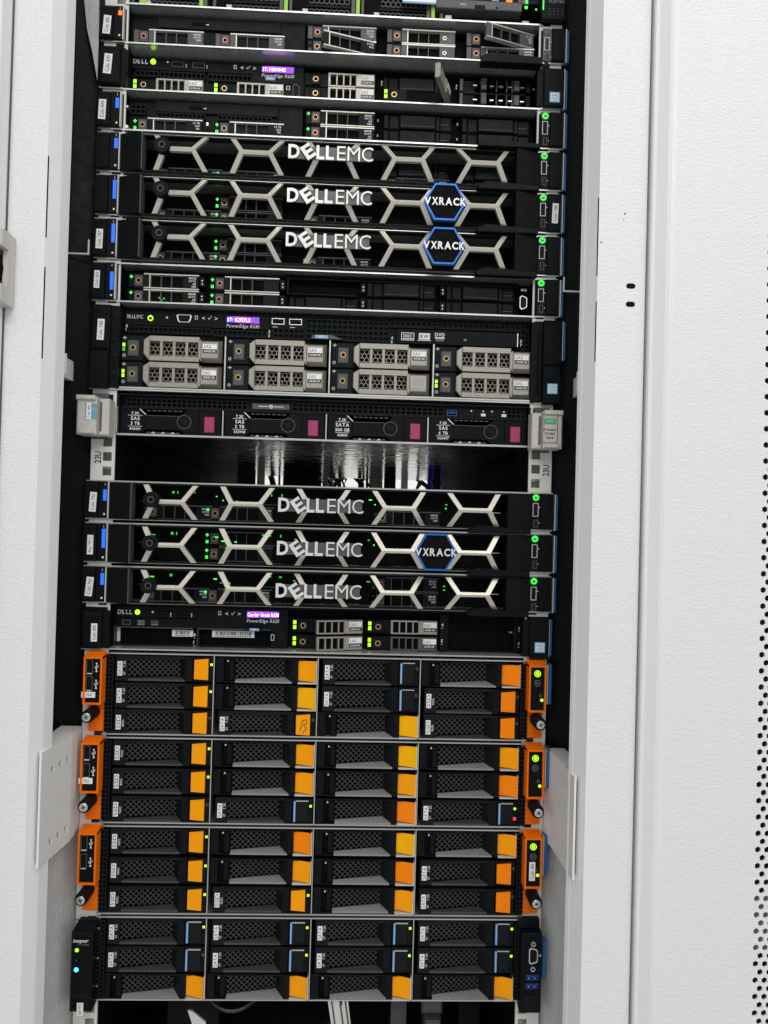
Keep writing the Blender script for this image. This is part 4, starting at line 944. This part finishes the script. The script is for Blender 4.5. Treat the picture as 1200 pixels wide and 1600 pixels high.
for x in (393, 405.6, 415, 427.6): m.fbox(x, x + 5, y - .3, y, zt - 12.6, zt - 9.6, PRINT if x in (405.6, 427.6) else BLK2, .2); m.disc(x + 2.4, zt - 7.2, .9, y - .2, y, PRINT, 8)
t.part('vent_panel', m)
m = MB(); m.fbox(165.4, 204.2, y - 1.5, y + 1, zt - 13, zt - 6.8, GREYPL, .6); m.box(172, 182, y - 1.7, y - 1.5, zt - 10.2, zt - 9.6, SILVER); m.box(188, 198, y - 1.7, y - 1.5, zt - 10.2, zt - 9.6, SILVER); m.ring(185, zt - 9.9, 2, 1.3, y - 1.8, y - 1.5, SILVER, 14); m.disc(185, zt - 9.9, .7, y - 1.8, y - 1.5, SILVER, 8)
t.part('latch_tab', m)
m = MB(); usb(m, 369.6, zt - 7.4, 10.2, 6, y - 1.2, blue=True, rim=USBBLUE); t.part('usb_port', m)
def hp_drive(lines, dim=False):
    Wd, H = 104.2, 26.4; b = MB()
    b.box(0, Wd, 5, 40, -H, 0, VOID)
    # front split around the two finger recesses
    b.prism([(0, -H), (0, -.4), (19, -.4), (26, -7), (26, -H + 4.6), (20, -H)], 0, 5, BLK, .4)
    b.prism([(26.1, -7), (62, -7), (68, -.4), (80, -.4), (80, -H), (68, -H), (62, -H + 4.6), (26.1, -H + 4.6)], 0, 5, BLK, .3)
    b.prism([(80.3, -.4), (Wd - .6, -.4), (Wd - .6, -H), (80.3, -H)], -.4, 5, BLK, .4)
    b.prism([(19.4, -.6), (25.8, -6.6), (26.6, -6.2), (20.6, -.6)], -.6, 3, SILVER)
    b.box(27, 61, -.3, 1, -7.3, -6.8, GREYPL)
    for i in range(7): b.box(27 + i * 5.4, 30.6 + i * 5.4, 1, 4, -2.2, -1.3, GREYPL); b.prism([(26 + i * 5, -H + 1), (28 + i * 5, -H + 2.6), (30 + i * 5, -H + 2.6), (31 + i * 5, -H + 1)], 1.2, 4, PALE if i % 2 else GREYPL)
    res = [('drive_carrier', b)]
    c = MB(); c.ring(65.6, -12.8, 7.4, 6.7, -.4, .2, GREYPL, 26); c.ring(65.6, -12.8, 3.6, 3.1, -.4, .2, BLK2, 18); c.disc(65.6, -12.8, 3.0, -.8, .2, BLK2, 18, .4); res.append(('activity_dial', c))
    p = MB(); p.frame(84.6, 98.4, -25, -5, .5, -.9, -.3, BLK2); p.fbox(86.4, 97, -1.6, 0, -23.4, -6.8, MAG, .7); res.append(('release_tab', p))
    q = MB(); cx = 15.4; z = -6.4
    for i, l in enumerate(lines): q.text(l, cx, z - (0, 5.8, 10.8, 16)[i], (2.8, 3.6, 3.2, 2.6)[i], -.1, PRINT, style='b', align='c')
    q.box(8, 22.6, -.2, -.05, z - 1.2, z - .8, PRINT); q.box(8, 22.6, -.2, -.05, z - 12.4, z - 12, PRINT); res.append(('printed_legend', q))
    return [(n, x.mesh(n)) for n, x in res]
for x, l in ((30, ('7.2K', 'SAS', '3 TB', '846614')), (137.6, ('7.2K', 'SAS', '2 TB', '653948')), (244.6, ('7.2K', 'SATA', '500 GB', '658103')), (350.6, ('7.2K', 'SAS', '6 TB', '765497'))): t.put(hp_drive(l), x, y - 1, zt - 16)
for x in (135.2, 242.4, 349): t.part('bay_divider', MB().box(x, x + 1.2, y - 3, 40, zb + 3, zt - 16, STEEL))
def latch(f, left):
    m = MB(); g = (lambda a, b: (f(a), f(b)) if left else (f(b), f(a)))
    m.fbox(*g(-4, 15.5), -24, 0, zb - 2, zt - 9.5, PALE, 1.6); m.fbox(*g(15.7, 26), -17, 0, zb - 2, zt - 10.6, PALE, 1.2); m.fbox(*g(-4, 15), -27, -24.2, zt - 13.4, zt - 8.8, PALE, 1); m.fbox(*g(0, 13), -26.4, -24.2, zb - 1.4, zb + 3, PALE, .8); m.box(*g(4, 20), -2, 2, zb - 4, zt - 3, GREYPL)
    m.box(*g(17, 19), -17.3, -17, zb + 2, zt - 14, GREYPL)
    return t.part('latch', m)
e = latch(lambda v: v, True)
m = MB(); m.box(5, 16, -24.5, -24.15, zt - 32, zt - 17, SEAL); t.part('seal_sticker', m, e)
sticker(t, 'Colo 806', 6.2, 10.8, zt - 16.6, zt - 33, -24.6, 0, e)
e = latch(lambda v: 480.5 - v, False)
m = MB(); m.frame(462.6, 479.4, zb + 3.6, zt - 12.6, .5, -24.6, -24.1, GREYPL); m.fbox(465.5, 477.5, -24.8, -24.1, zt - 22.6, zt - 17, GREENP, .2); m.text('HPE', 471.5, zt - 21.6, 3.2, -24.9, PALE, align='c')
for i, l in enumerate(('ProLiant', 'DL360', 'Gen9')): m.text(l, 471.4, zt - 29.4 - i * 4.2, 2.4, -24.25, INK, align='c', style='b')
t.part('name_plate', m, e); blue_tag(t, zt - 6, zb - 1, 482.6)

# ------------------------------------------------------------------ carrier server with lime lit grey drives
t, zt, zb = server(14, 1, 'one-unit server with two white barcode stickers in open bays, above the orange servers')
chassis(t, zt, zb, 18, top=False); Y = 18
m = MB(); m.box(26, 208, Y, Y + 4, zt - 14.6, zt - 3.2, BLK); m.box(26, 113, Y - .5, Y + 4, zt - 24.4, zt - 15.4, BLK); m.box(113.2, 208, Y, Y + 4, zt - 24.4, zt - 14.8, BLK); m.box(191, 208, Y, Y + 4, zb + 4, zt - 24.6, BLK)
yy = Y - .6
m.frame(35.8, 44.2, zt - 22.4, zt - 17.6, .5, yy - .1, yy, GREYPRINT); m.box(51, 58.6, yy - .1, yy, zt - 22.6, zt - 17.6, GREYPRINT); m.text('RW', 54.8, zt - 21.6, 2.8, yy - .15, INK, align='c', style='b'); m.text('DVD', 69, zt - 20, 2.4, yy - .1, GREYPRINT, style='b', align='c', w=7.4); m.box(65.4, 72.6, yy - .1, yy, zt - 22.6, zt - 20.8, GREYPRINT); m.frame(150 - 54, 158 - 50, zt - 22, zt - 18.6, .35, yy - .2, yy, BLK2)
t.part('front_plate', m)
control_panel(t, zt, Y, 'Carrier Grade R630', 'PowerEdge R630', {'lcd': (164.8, 198.4), 'arr': 134.8, 'tw': .97}, -5.8)
m = MB(); logo_small(m, 30.4, zt - 11.4, 15.6, 4.6, Y - .1); m.disc(66.6, zt - 8.8, 1.2, Y - .2, Y, PRINT, 8); t.part('logo', m)
m = MB(); power_ring(m, 50.8, zt - 9.2, Y, LIME, 2.7); m.disc(50.8, zt - 9.2, 1.5, Y - .6, Y - .2, LIME, 10); t.part('power_button', m)
for x in (70.2, 91.9):
    m = MB(); usb(m, x, zt - 7, 12.8, 5.4, Y - 1.4, rim=BLK2); m.disc(x + 15.2, zt - 10, .8, Y - .2, Y, PRINT, 8); m.box(x + 14.9, x + 15.5, Y - .2, Y, zt - 13.4, zt - 10, PRINT); t.part('usb_port', m)
m = MB(); m.fbox(165, 182, Y - 3, Y, zt - 26.4, zt - 22.6, BLK2, .4); m.box(168.4, 178.4, Y - 3.2, Y - 3, zt - 25.8, zt - 23.2, LBLUE); m.text('EST', 171, zt - 25.4, 1.8, Y - 3.3, PRINT, style='b'); t.part('service_tag', m)
for x0, x1, bx, bw in ((27.6, 109.6, 86, 22), (114.4, 190.2, 128, 44.5)):
    m = MB(); m.box(x0, x1, 52, 54, zb + 4, zt - 24.6, BLK2); m.box(x0 - 1, x0, Y, 52, zb + 4, zt - 24.6, PCB); m.box(x0, x1, Y, 52, zb + 3.4, zb + 4.6, BLK2); m.box(x0, x1, Y - 1, Y + 1, zt - 25.4, zt - 24.6, GREYPL)
    if x0 < 30: m.box(x0 + .4, x0 + 3.4, Y + 8, Y + 10, zb + 6, zt - 25.6, LABEL)
    d = t.part('open_bay', m)
    m = MB(); zb_ = zt - 34.6 if x0 > 100 else zt - 34.8
    m.fbox(bx, bx + bw, Y + 6, Y + 6.4, zb_, zb_ + 7, LABEL, .1); rr = random.Random(3); x = bx + 3.2
    while x < bx + bw - 3.4:
        w = rr.choice((.3, .5, .9)); m.box(x, x + w, Y + 5.8, Y + 5.95, zb_ + 2.4, zb_ + 6.2, INK); x += w + rr.choice((.4, .6, .9))
    for i in range(int(bw / 2.6) - 2): m.box(bx + 3.2 + i * 2.6, bx + 4.8 + i * 2.6, Y + 5.8, Y + 5.95, zb_ + .8, zb_ + 1.8, INK)
    t.part('barcode_label', m, d)
m = MB(); vga(m, 197.4, 205.2, zt - 38.6, zt - 23, Y, rim=BLK2); m.frame(190.6, 194, zt - 36, zt - 29.6, .5, Y - .2, Y, PRINT); t.part('video_port', m)
def open_grey(x, z, ang):
    ob = t.put(GREY_OPEN[:-1], x, Y, z, label='drive carrier with its lever slightly open')
    lv = bpy.data.objects.new('lever', GREY_OPEN[-1][1]); COL.objects.link(lv); lv.parent = ob; lv.location = (74.5 * MM, 0, 0); lv.rotation_euler = (0, 0, math.radians(ang))
open_grey(212.6, zt - 12.4, 14); open_grey(212.6, zt - 29.4, 17)
t.put(GREY_ON, 292, Y, zt - 12); t.put(GREY_DARK, 292, Y, zt - 29.4)
m = MB(); m.box(376, 378, Y, 120, zb + 4, zt - 5, BLK); m.box(448.6, 450.4, Y, 120, zb + 4, zt - 5, BLK2); m.box(376, 450, Y + 2, 120, zb + 3, zb + 4.6, BLK2)
for i in range(6): m.fbox(445.6, 448.4, Y + 8 + i * 12, Y + 13 + i * 12, zt - 24, zt - 22.4, GREYPL if i else PALE, .3)
t.part('empty_bay', m)
for x0, x1 in ((369.4, 375.6), (450.8, 459)): t.part('bay_divider', MB().box(x0, x1, Y - .5, Y + 6, zb + 4, zt - 5, BLK))
m = MB()
for x, z, s_ in ((370.6, -17, '4'), (370.6, -34, '5'), (453, -18.6, '6'), (453, -35.6, '7'), (109.8, -33, '0'), (109.8, -41, '1')): m = MB(); m.text(s_, x, zt + z, 3, Y - .6, PRINT, style='b'); m.prism([(x + .2, zt + z - 2.4), (x + 1.6, zt + z - 2.4), (x + .9, zt + z - 1.2)], Y - .7, Y - .55, PRINT); t.part('bay_number', m)
m = MB(); a, b = zt - 6, zb + 3
m.box(21, 28, -1, 1.9, b, a, BLK); m.fbox(1.8, 21.4, -6, 6, b, a, BLK, 1.2); m.fbox(3, 20, -6.8, -6, a - 5, a - 1.4, BLK2, .5); e = t.part('rack_ear', m)
sticker(t, 'Colo 800', 11.4, 17.6, zt - 18.6, zt - 37, -6.1, 0, e)
m = MB(); m.box(454, 460.7, -1, 1.9, b, a, BLK); m.fbox(460.8, 480.6, -6, 6, b - 1.5, a + 2, BLK, 1.2); e = t.part('rack_ear', m); chip_sticker(t, e, 465.4, zt - 28.2, -6.1); blue_tag(t, zt - 2, zb + 2, 480.6)

# ------------------------------------------------------------------ orange two-unit storage servers: twelve trays each
def gmesh(x0, x1, z0, z1, yf):
    """diamond wire grille in a slanted plane"""
    g = MB(); p = 5.5; t_ = 1.05
    def clipline(sgn, c):
        # z = sgn*(x-x0)*1.0 + c
        pts = []
        xa, xb = x0, x1
        za, zb2 = sgn * (xa - x0) + c, sgn * (xb - x0) + c
        lo, hi = z0, z1
        def at(z): return x0 + (z - c) / sgn
        if sgn > 0:
            if za < lo: xa = at(lo)
            if zb2 > hi: xb = at(hi)
        else:
            if za > hi: xa = at(hi)
            if zb2 < lo: xb = at(lo)
        return (xa, xb) if xb - xa > .8 else None
    span = (x1 - x0) + (z1 - z0)
    for sgn in (1, -1):
        k = -int(span / p) - 1
        while k < int(span / p) + 2:
            c = (z0 if sgn > 0 else z1) + k * p * 1.0
            r = clipline(sgn, c)
            if r:
                xa, xb = r; off = .02 if sgn > 0 else 0
                pa, pb = sgn * (xa - x0) + c, sgn * (xb - x0) + c; h = t_ * .7
                g.hexa([(xa, yf(xa) - off, pa - h), (xb, yf(xb) - off, pb - h), (xb, yf(xb) - off, pb + h), (xa, yf(xa) - off, pa + h), (xa, yf(xa) + .6 - off, pa - h), (xb, yf(xb) + .6 - off, pb - h), (xb, yf(xb) + .6 - off, pb + h), (xa, yf(xa) + .6 - off, pa + h)], WIRE)
            k += 1
    return g
def tray_label(kind, cap, lednm, tab, om=None):
    om = om or ORANGE
    Wd, H = 99.5, 25.8; b = MB(); D = 7.5
    xm0, xm1, xw = 12.6, 64, 70.5
    b.box(0, 12.5, 0.2, 40, -H, 0, BLK2); b.box(12.6, xw + .5, D + 4, 40, -H, 0, VOID)
    b.hexa([(12.6, .4, -3.2), (xw, .4, -2.6), (xw, .4, -.1), (12.6, .4, -.1), (12.6, 9, -3.2), (xw, 13, -2.6), (xw, 13, -.1), (12.6, 9, -.1)], BLK2)
    b.hexa([(12.6, .4, -H), (xw, .4, -H), (xw, .4, -H + 1.8), (12.6, .4, -H + 2.2), (12.6, 3, -H), (xm1, D + 4, -H), (xm1, D + 3, -H + 3.6), (12.6, 3, -H + 2.6)], ROUGHBLK)
    b.hexa([(xm1, D + 2, -H + .2), (xw, .4, -H + .2), (xw, .4, -.2), (xm1, D + 2, -.2), (xm1 + 1, D + 4, -H + .2), (xw + 1, 4, -H + .2), (xw + 1, 4, -.2), (xm1 + 1, D + 4, -.2)], BLK2)
    b.fbox(xw + .1, 78.4, 0, 40, -H, -.1, BLK, .4); b.fbox(78.8, Wd, .3, 40, -H, -.1, BLK, .4)
    res = [('drive_tray', b)]
    g = gmesh(xm0, xm1, -H + 4.6, -3.0, lambda x: 2.2 + (D - 1) * (x - xm0) / (xm1 - xm0)); res.append(('wire_grille', g))
    p = MB()
    if tab == 'orange' or tab == 'mark':
        p.hexa([(80, -.6, -22.8), (94.4, -2.4, -23.2), (94.4, -2.4, -1.8), (80, -.6, -3.2), (80, 3, -22.8), (94.4, 3, -23.2), (94.4, 3, -1.8), (80, 3, -3.2)], om)
        if tab == 'mark':
            S = [((84.4, -19), (86.8, -8)), ((86.8, -8), (90.6, -7)), ((90.6, -7), (91.2, -11)), ((91.2, -11), (87.2, -13)), ((88, -13), (91, -15.6)), ((91, -15.6), (87, -21))]
            for a_, b_ in S:
                dx, dz = b_[0] - a_[0], b_[1] - a_[1]; L = math.hypot(dx, dz); nx, nz = -dz / L * .35, dx / L * .35
                p.poly([(q[0], -.75 - (q[0] - 80) * .125, q[1]) for q in ((a_[0] - nx, a_[1] - nz), (b_[0] - nx, b_[1] - nz), (b_[0] + nx, b_[1] + nz), (a_[0] + nx, a_[1] + nz))][::1], INK)
    else:
        p.fbox(82, 95, -1.4, 3, -23.4, -2.6, BLK2, .6); p.fbox(80, 82, -2.2, 3, -23.4, -2.6, LBLUE, .3); p.box(82.1, 95, -1.6, 0, -2.5, -1.9, PALE)
    res.append(('release_tab', p))
    l = MB(); l.fbox(2.0, 7.0, -.15, .2, -20.6, -6, LABEL, .05); l.text(kind, 6.1, -13.3, 3.4, -.22, INK, rot=math.pi / 2, align='c', style='r', w=12.4)
    for i, c in enumerate(cap): l.text(c, 10.2, -19.6 + i * 7.6 if len(cap) > 1 else -17.5, 2.3, .12, PRINT, rot=math.pi / 2, w=3.2 if len(c) < 3 else 6.8)
    res.append(('label', l))
    s_ = MB()
    if lednm: s_.fbox(96.2, 98.6, -.1, .3, -9, -6.6, lednm, .2)
    else: s_.frame(96.2, 98.4, -9, -6.6, .3, 0, .3, GREYPRINT)
    if tab == 'red': s_.fbox(95.8, 98.8, -.3, .3, -19.6, -16.6, RED, .3)
    res.append(('status_light', s_))
    return [(n, x.mesh(n)) for n, x in res]
def tray_blank(om):
    Wd, H = 104.4, 25.8; b = MB(); D = 9.5
    b.fbox(0, 8, 0, 40, -H, 0, BLK, .5); b.box(8.1, 19.5, 5, 40, -H + 1, -1, VOID); b.fbox(13.4, 18.6, 1, 5, -H + 2, -2.6, BLK, .6); b.disc(12, -3.8, .9, .4, 5, PALE, 8)
    b.box(8.1, 90, .3, 8, -1.6, -.1, BLK); b.box(8.1, 19.6, .3, 8, -H, -H + 1.2, BLK)
    xm0, xm1, xw = 19.8, 69.5, 78
    b.box(xm0, xw, D + 4, 40, -H, 0, VOID)
    b.hexa([(xm0, .4, -H), (xw, .4, -H), (xw, .4, -H + 1.6), (xm0, .4, -H + 1.8), (xm0, 5, -H), (xm1, D + 5, -H), (xm1, D + 4, -H + 4.2), (xm0, 5, -H + 3.0)], ROUGHLIT)
    b.hexa([(xm1, D + 3, -H + .2), (xw, .4, -H + .2), (xw, .4, -.2), (xm1, D + 3, -.2), (xm1 + 1, D + 6, -H + .2), (xw + 1, 5, -H + .2), (xw + 1, 5, -.2), (xm1 + 1, D + 6, -.2)], BLK2)
    b.fbox(xw + .1, 84, 0, 40, -H, -1.7, BLK, .4); b.box(84.2, 103.8, 4, 40, -H, -1.8, VOID)
    b.box(84.2, 102.6, -1.6, 6, -H + .1, -H + 1.5, PALE); b.box(102.7, 103.6, -1, 8, -H, -1.7, SILVER)
    res = [('drive_tray', b)]
    res.append(('wire_grille', gmesh(xm0, xm1, -H + 4.6, -2.4, lambda x: 4 + (D - 2) * (x - xm0) / (xm1 - xm0))))
    p = MB(); N = 5; X0, X1 = 84.4, 102.4
    prof = [(X0 + (X1 - X0) * i / N, 2.4 - 5.6 * (i / N) ** 1.6) for i in range(N + 1)]
    for (xa, ya), (xb, yb) in zip(prof, prof[1:]):
        ua, ub = (xa - X0) / (X1 - X0), (xb - X0) / (X1 - X0)
        p.hexa([(xa, ya, -H + 3.0 - ua * .8), (xb, yb, -H + 3.0 - ub * .8), (xb, yb, -2.6 + ub * .8), (xa, ya, -2.6 + ua * .8), (xa, ya + 2, -H + 3), (xb, yb + 2, -H + 3), (xb, yb + 2, -2.6), (xa, ya + 2, -2.6)], om)
    res.append(('release_tab', p))
    return [(n, x.mesh(n)) for n, x in res]
TR = {}
def tray(code):
    if code in TR: return TR[code]
    if code[0] == 'E': TR[code] = tray_blank({'E': ORANGE, 'Ey': ORANGEY, 'Ed': ORANGED}[code])
    else:
        kind = {'S': 'SATA', 'D': 'SSD'}[code[0]]; cap = {'8': ('8T', '7.2K'), '4': ('4T', '7.2K'), '9': ('960G',), '0': ('800G',)}[code[1]]
        TR[code] = tray_label(kind, cap, LIME if 'g' in code else None, 'mark' if 'm' in code else ('red' if 'r' in code else ('blue' if 'b' in code else 'orange')), ORANGED if 'd' in code else None)
    return TR[code]
XC = (35.2, 140.8, 247.0, 353.0); ZR = (-3.2, -31.8, -60.0)
def storage(k, label, grid, group=None, h=None):
    t, zt, zb = server(k, 2, label, group, 'storage server')
    m = MB(); a, b = zt - 1.2, zb + 1.2
    m.box(23.5, 460.5, -1, 690, a - 1.3, a, STEEL); m.box(23.5, 460.5, -1, 690, b, b + 1.3, STEEL); m.box(24.4, 26, 4, 690, b + 1.7, a - 1.7, BLK); m.box(458, 459.6, 4, 690, b + 1.7, a - 1.7, BLK)
    m.box(26.1, 457.9, 30, 32, b + 1.7, a - 1.7, VOID)
    for x in (134.8, 241.4, 347.4): m.box(x, x + 1.0, -.6, 30, b + 1.7, a - 1.7, STEEL)
    t.part('chassis', m)
    sc = (zt - zb) / 88.9
    for r, row in enumerate(grid):
        for c, code in enumerate(row):
            x = XC[c] - (3.6 if code[0] == 'E' else 0)
            t.put(tray(code), x, 0, zt + ZR[r] * sc - 1)
    for x0, x1, nm in ((26.4, 33.6, 1), (453.4, 460, 2)):
        m = MB(); sq_grid(m, x0, x1, zb + 5, zt - 5, 2, 18, -3, .35, BLK2, 3.2); t.part('vent_strip', m)
    return t, zt, zb
def usb_icon(m, cx, cz, y):
    m.box(cx - .35, cx + .35, y - .15, y, cz - 4, cz + 4, PRINT); m.disc(cx, cz - 4, 1, y - .2, y, PRINT, 8); m.prism([(cx - 1, cz + 3.4), (cx + 1, cz + 3.4), (cx, cz + 5)], y - .25, y - .16, PRINT)
    m.prism([(cx, cz - 1.6), (cx + 1.8, cz + .4), (cx + 1.8, cz + 2), (cx + 1.2, cz + 2), (cx + 1.2, cz + .6), (cx, cz - .8)], y - .25, y - .16, PRINT); m.prism([(cx, cz - 2.4), (cx - 1.8, cz - .6), (cx - 1.8, cz + 1), (cx - 1.2, cz + 1), (cx - 1.2, cz - .4), (cx, cz - 1.6)], y - .25, y - .16, PRINT)
def thumb_screw(t, cx, cz, e):
    m = MB(); m.disc(cx, cz, 6.4, -7, 0, BLK, 24, .8); m.disc(cx, cz, 6.0, -24, -7.1, BLK, 24, .8); m.ring(cx, cz, 6.4, 6.05, -21, -9, BLK2, 24)
    m.disc(cx, cz, 4.2, -25, -24.1, SCREWM, 18, .3)
    for an in (.4, .4 + math.pi / 2):
        ca, sa = math.cos(an), math.sin(an); m.prism([(cx + a * ca - b * sa, cz + a * sa + b * ca) for a, b in ((-2.2, -.4), (2.2, -.4), (2.2, .4), (-2.2, .4))], -25.2 - an * .02, -25.05, VOID)
    t.part('thumb_screw', m, e)
def orange_ears(t, zt, zb, stk=None, stkr=None):
    y = -16; H = zt - zb; s_ = H / 86
    def housing(x0, x1):
        m = MB(); za, zc_ = zt - .5 * s_, zt - 51 * s_
        # orange surround with a sloped top and rounded outer corners
        m.hexa([(x0, y, za - 3), (x1, y, za - 3), (x1, y + 14, za + 1), (x0, y + 14, za + 1), (x0, y + 2, za - 5), (x1, y + 2, za - 5), (x1, 4, za - 5), (x0, 4, za - 5)], ORANGE2)
        m.frame(x0, x1, zc_, za - 2.9, 1.7, y, 4, ORANGE2); m.box(x0 + 1.7, x1 - 1.7, y + 2.2, y + 6, zc_ + 1.7, za - 4.6, BLK)
        m.box(x0 + 1.5, x1, -1.2, 1.8, zb + 5 * s_, zc_ - .2, ORANGE2)
        return t.part('rack_ear', m), za, zc_
    e, za, zc_ = housing(8.4, 26.6)
    yp = y + 2.2
    for z in (zt - 6 * s_, zt - 23 * s_):
        m = MB(); usb(m, 10.6, z, 6.6, 14.6, yp - .6, vert=True, rim=GREYPL); m.box(11.4, 16.4, yp - .9, yp - .2, z - 14.9, z - 13.8, SILVER); t.part('usb_port', m, e)
        m = MB(); usb_icon(m, 20.6, z - 8, yp); t.part('usb_symbol', m, e)
    thumb_screw(t, 15.4, zt - 61.6 * s_, e)
    if stk: sticker(t, stk, 6.6, 20.4, zt - 38.6, zt - 44.4, yp - .9, 0, e, horiz=True)
    e, za, zc_ = housing(458.4, 476.2)
    m = MB(); cx = 467.4; m.ring(cx, zt - 12 * s_, 3.4, 2.7, yp - .3, yp, LIME, 20); m.disc(cx, zt - 12 * s_, 1.9, yp - .3, yp, LIME, 12); t.part('power_button', m, e)
    m = MB(); m.ring(cx, zt - 21.6 * s_, 3.3, 2.8, yp - .3, yp, GREYPRINT, 20); m.text('ID', cx, zt - 22.9 * s_, 2.7, yp - .1, GREYPRINT, align='c'); t.part('locate_button', m, e)
    m = MB(); m.disc(472.4, zt - 39 * s_, 1.6, yp - .4, yp, LIME, 12); m.frame(469.6, 472, zt - 35.6 * s_, zt - 33 * s_, .4, yp - .15, yp, GREYPRINT); t.part('status_light', m, e)
    thumb_screw(t, 469.4, zt - 61.6 * s_, e)
    if stkr: sticker(t, stkr, 463.4, 469.6, zt - 28, zt - 47, yp - .9, 0, e)
    m = MB(); m.fbox(478.4, 479.6, -10, 2, zt - 44, zt - 4, PALE, .2); m.fbox(479.8, 483.8, -9, 2, zt - 44.4, zt - 3.4, BLUET, .8); t.part('information_tag', m)
t, zt, zb = storage(15, 'orange eared storage server with a 704 sticker, uppermost of the orange ones', (('S8g', 'E', 'S4b', 'Ed'), ('S8g', 'Ey', 'S4b', 'D9d'), ('D0', 'S8m', 'Ey', 'D9d')))
orange_ears(t, zt, zb, '704')
t, zt, zb = storage(17, 'orange eared storage server with one red drive light at its lower right tray', (('D9g', 'E', 'Ey', 'E'), ('D0g', 'E', 'E', 'Ed'), ('D9', 'S4bg', 'Ed', 'S4rg')))
orange_ears(t, zt, zb, '703')
t, zt, zb = storage(19, 'orange eared storage server with a Colo 813 sticker on its right ear', (('D9g', 'Ed', 'Ey', 'E'), ('D9g', 'E', 'Ed', 'S8d'), ('D9g', 'D9g', 'E', 'S8d')))
orange_ears(t, zt, zb, None, 'Colo 813')
t, zt, zb = storage(21, 'black eared storage server with blue striped trays, lowest of the whole stack', (('S4bg',) * 4, ('S4b', 'S4bg', 'S4bg', 'S4bg'), ('E',) * 4))
m = MB(); m.fbox(4.8, 26, -16, 4, zb - 1.5, zt - 10, BLK, 1.4); m.hexa([(4.8, -14.6, zt - 9.8), (26, -14.6, zt - 9.8), (26, -4, zt - 3), (8, -4, zt - 3), (4.8, 4, zt - 9.8), (26, 4, zt - 9.8), (26, 4, zt - 3), (8, 4, zt - 3)], BLK); m.fbox(7, 23, -17.2, -16, zt - 74, zt - 69.6, BLK2, .5); m.box(26.2, 29, -3, 4, zb + 4, zt - 8, BLK2)
for z in (-12, -42, -70): m.disc(27.6, zt + z, 1.1, -3.6, -3, SCREWM, 8)
e = t.part('rack_ear', m)
m = MB(); m.text('inspur', 6.8, zt - 19.4, 3.4, -16.1, PRINT, style='b', w=15, ital=.18); m.text('TS 10000', 11, zt - 22.4, 1.7, -16.1, GREYPRINT, w=11.4); t.part('logo', m, e)
m = MB(); m.disc(10.8, zt - 27, 1.9, -16.4, -16, LIME, 14); m.disc(10.8, zt - 46.4, 2.2, -16.4, -16, BLUE2, 14); m.disc(10.8, zt - 37, .9, -16.3, -16, USBBLUE, 10)
for z in (-27, -33, -38): m.disc(18.6, zt + z, 1, -16.1, -16, BLK2, 8)
t.part('status_light', m, e)
sticker(t, 'Colo 695', 12.6, 18.8, zt - 79, zt - 92, -16.1, 0, e, LABEL, True)
m = MB(); m.fbox(458, 479, -14, 4, zb - 3, zt - 9, BLK, 1.4); m.fbox(456, 478, -6, 4, zt - 8.6, zt + 1, BLK, 1.2); m.fbox(461.4, 476.4, -14.8, -14, zt - 88, zt - 72, BLK2, .6); e = t.part('rack_ear', m)
m = MB(); vga(m, 465.4, 474.4, zt - 39.6, zt - 23, -14.2); m.ring(469.6, zt - 19, 2.7, 1.6, -16, -14, SCREWM, 6); m.ring(469.6, zt - 44.4, 2.7, 1.6, -16, -14, SCREWM, 6); m.frame(475.4, 478, zt - 32, zt - 30.2, .4, -14.2, -14, PRINT); t.part('video_port', m, e)
for z in (-51, -59.6):
    m = MB(); usb(m, 463, zt + z, 12.6, 4.8, -14.6, blue=True, rim=USBBLUE); m.disc(466, zt + z - 3.2, .5, -14.3, -14, PRINT, 6); m.disc(472, zt + z - 3.2, .5, -14.3, -14, PRINT, 6); t.part('usb_port', m, e)
m = MB(); m.fbox(481, 485, -8, 2, zt - 58, zt - 20, BLUET, .8); t.part('information_tag', m)
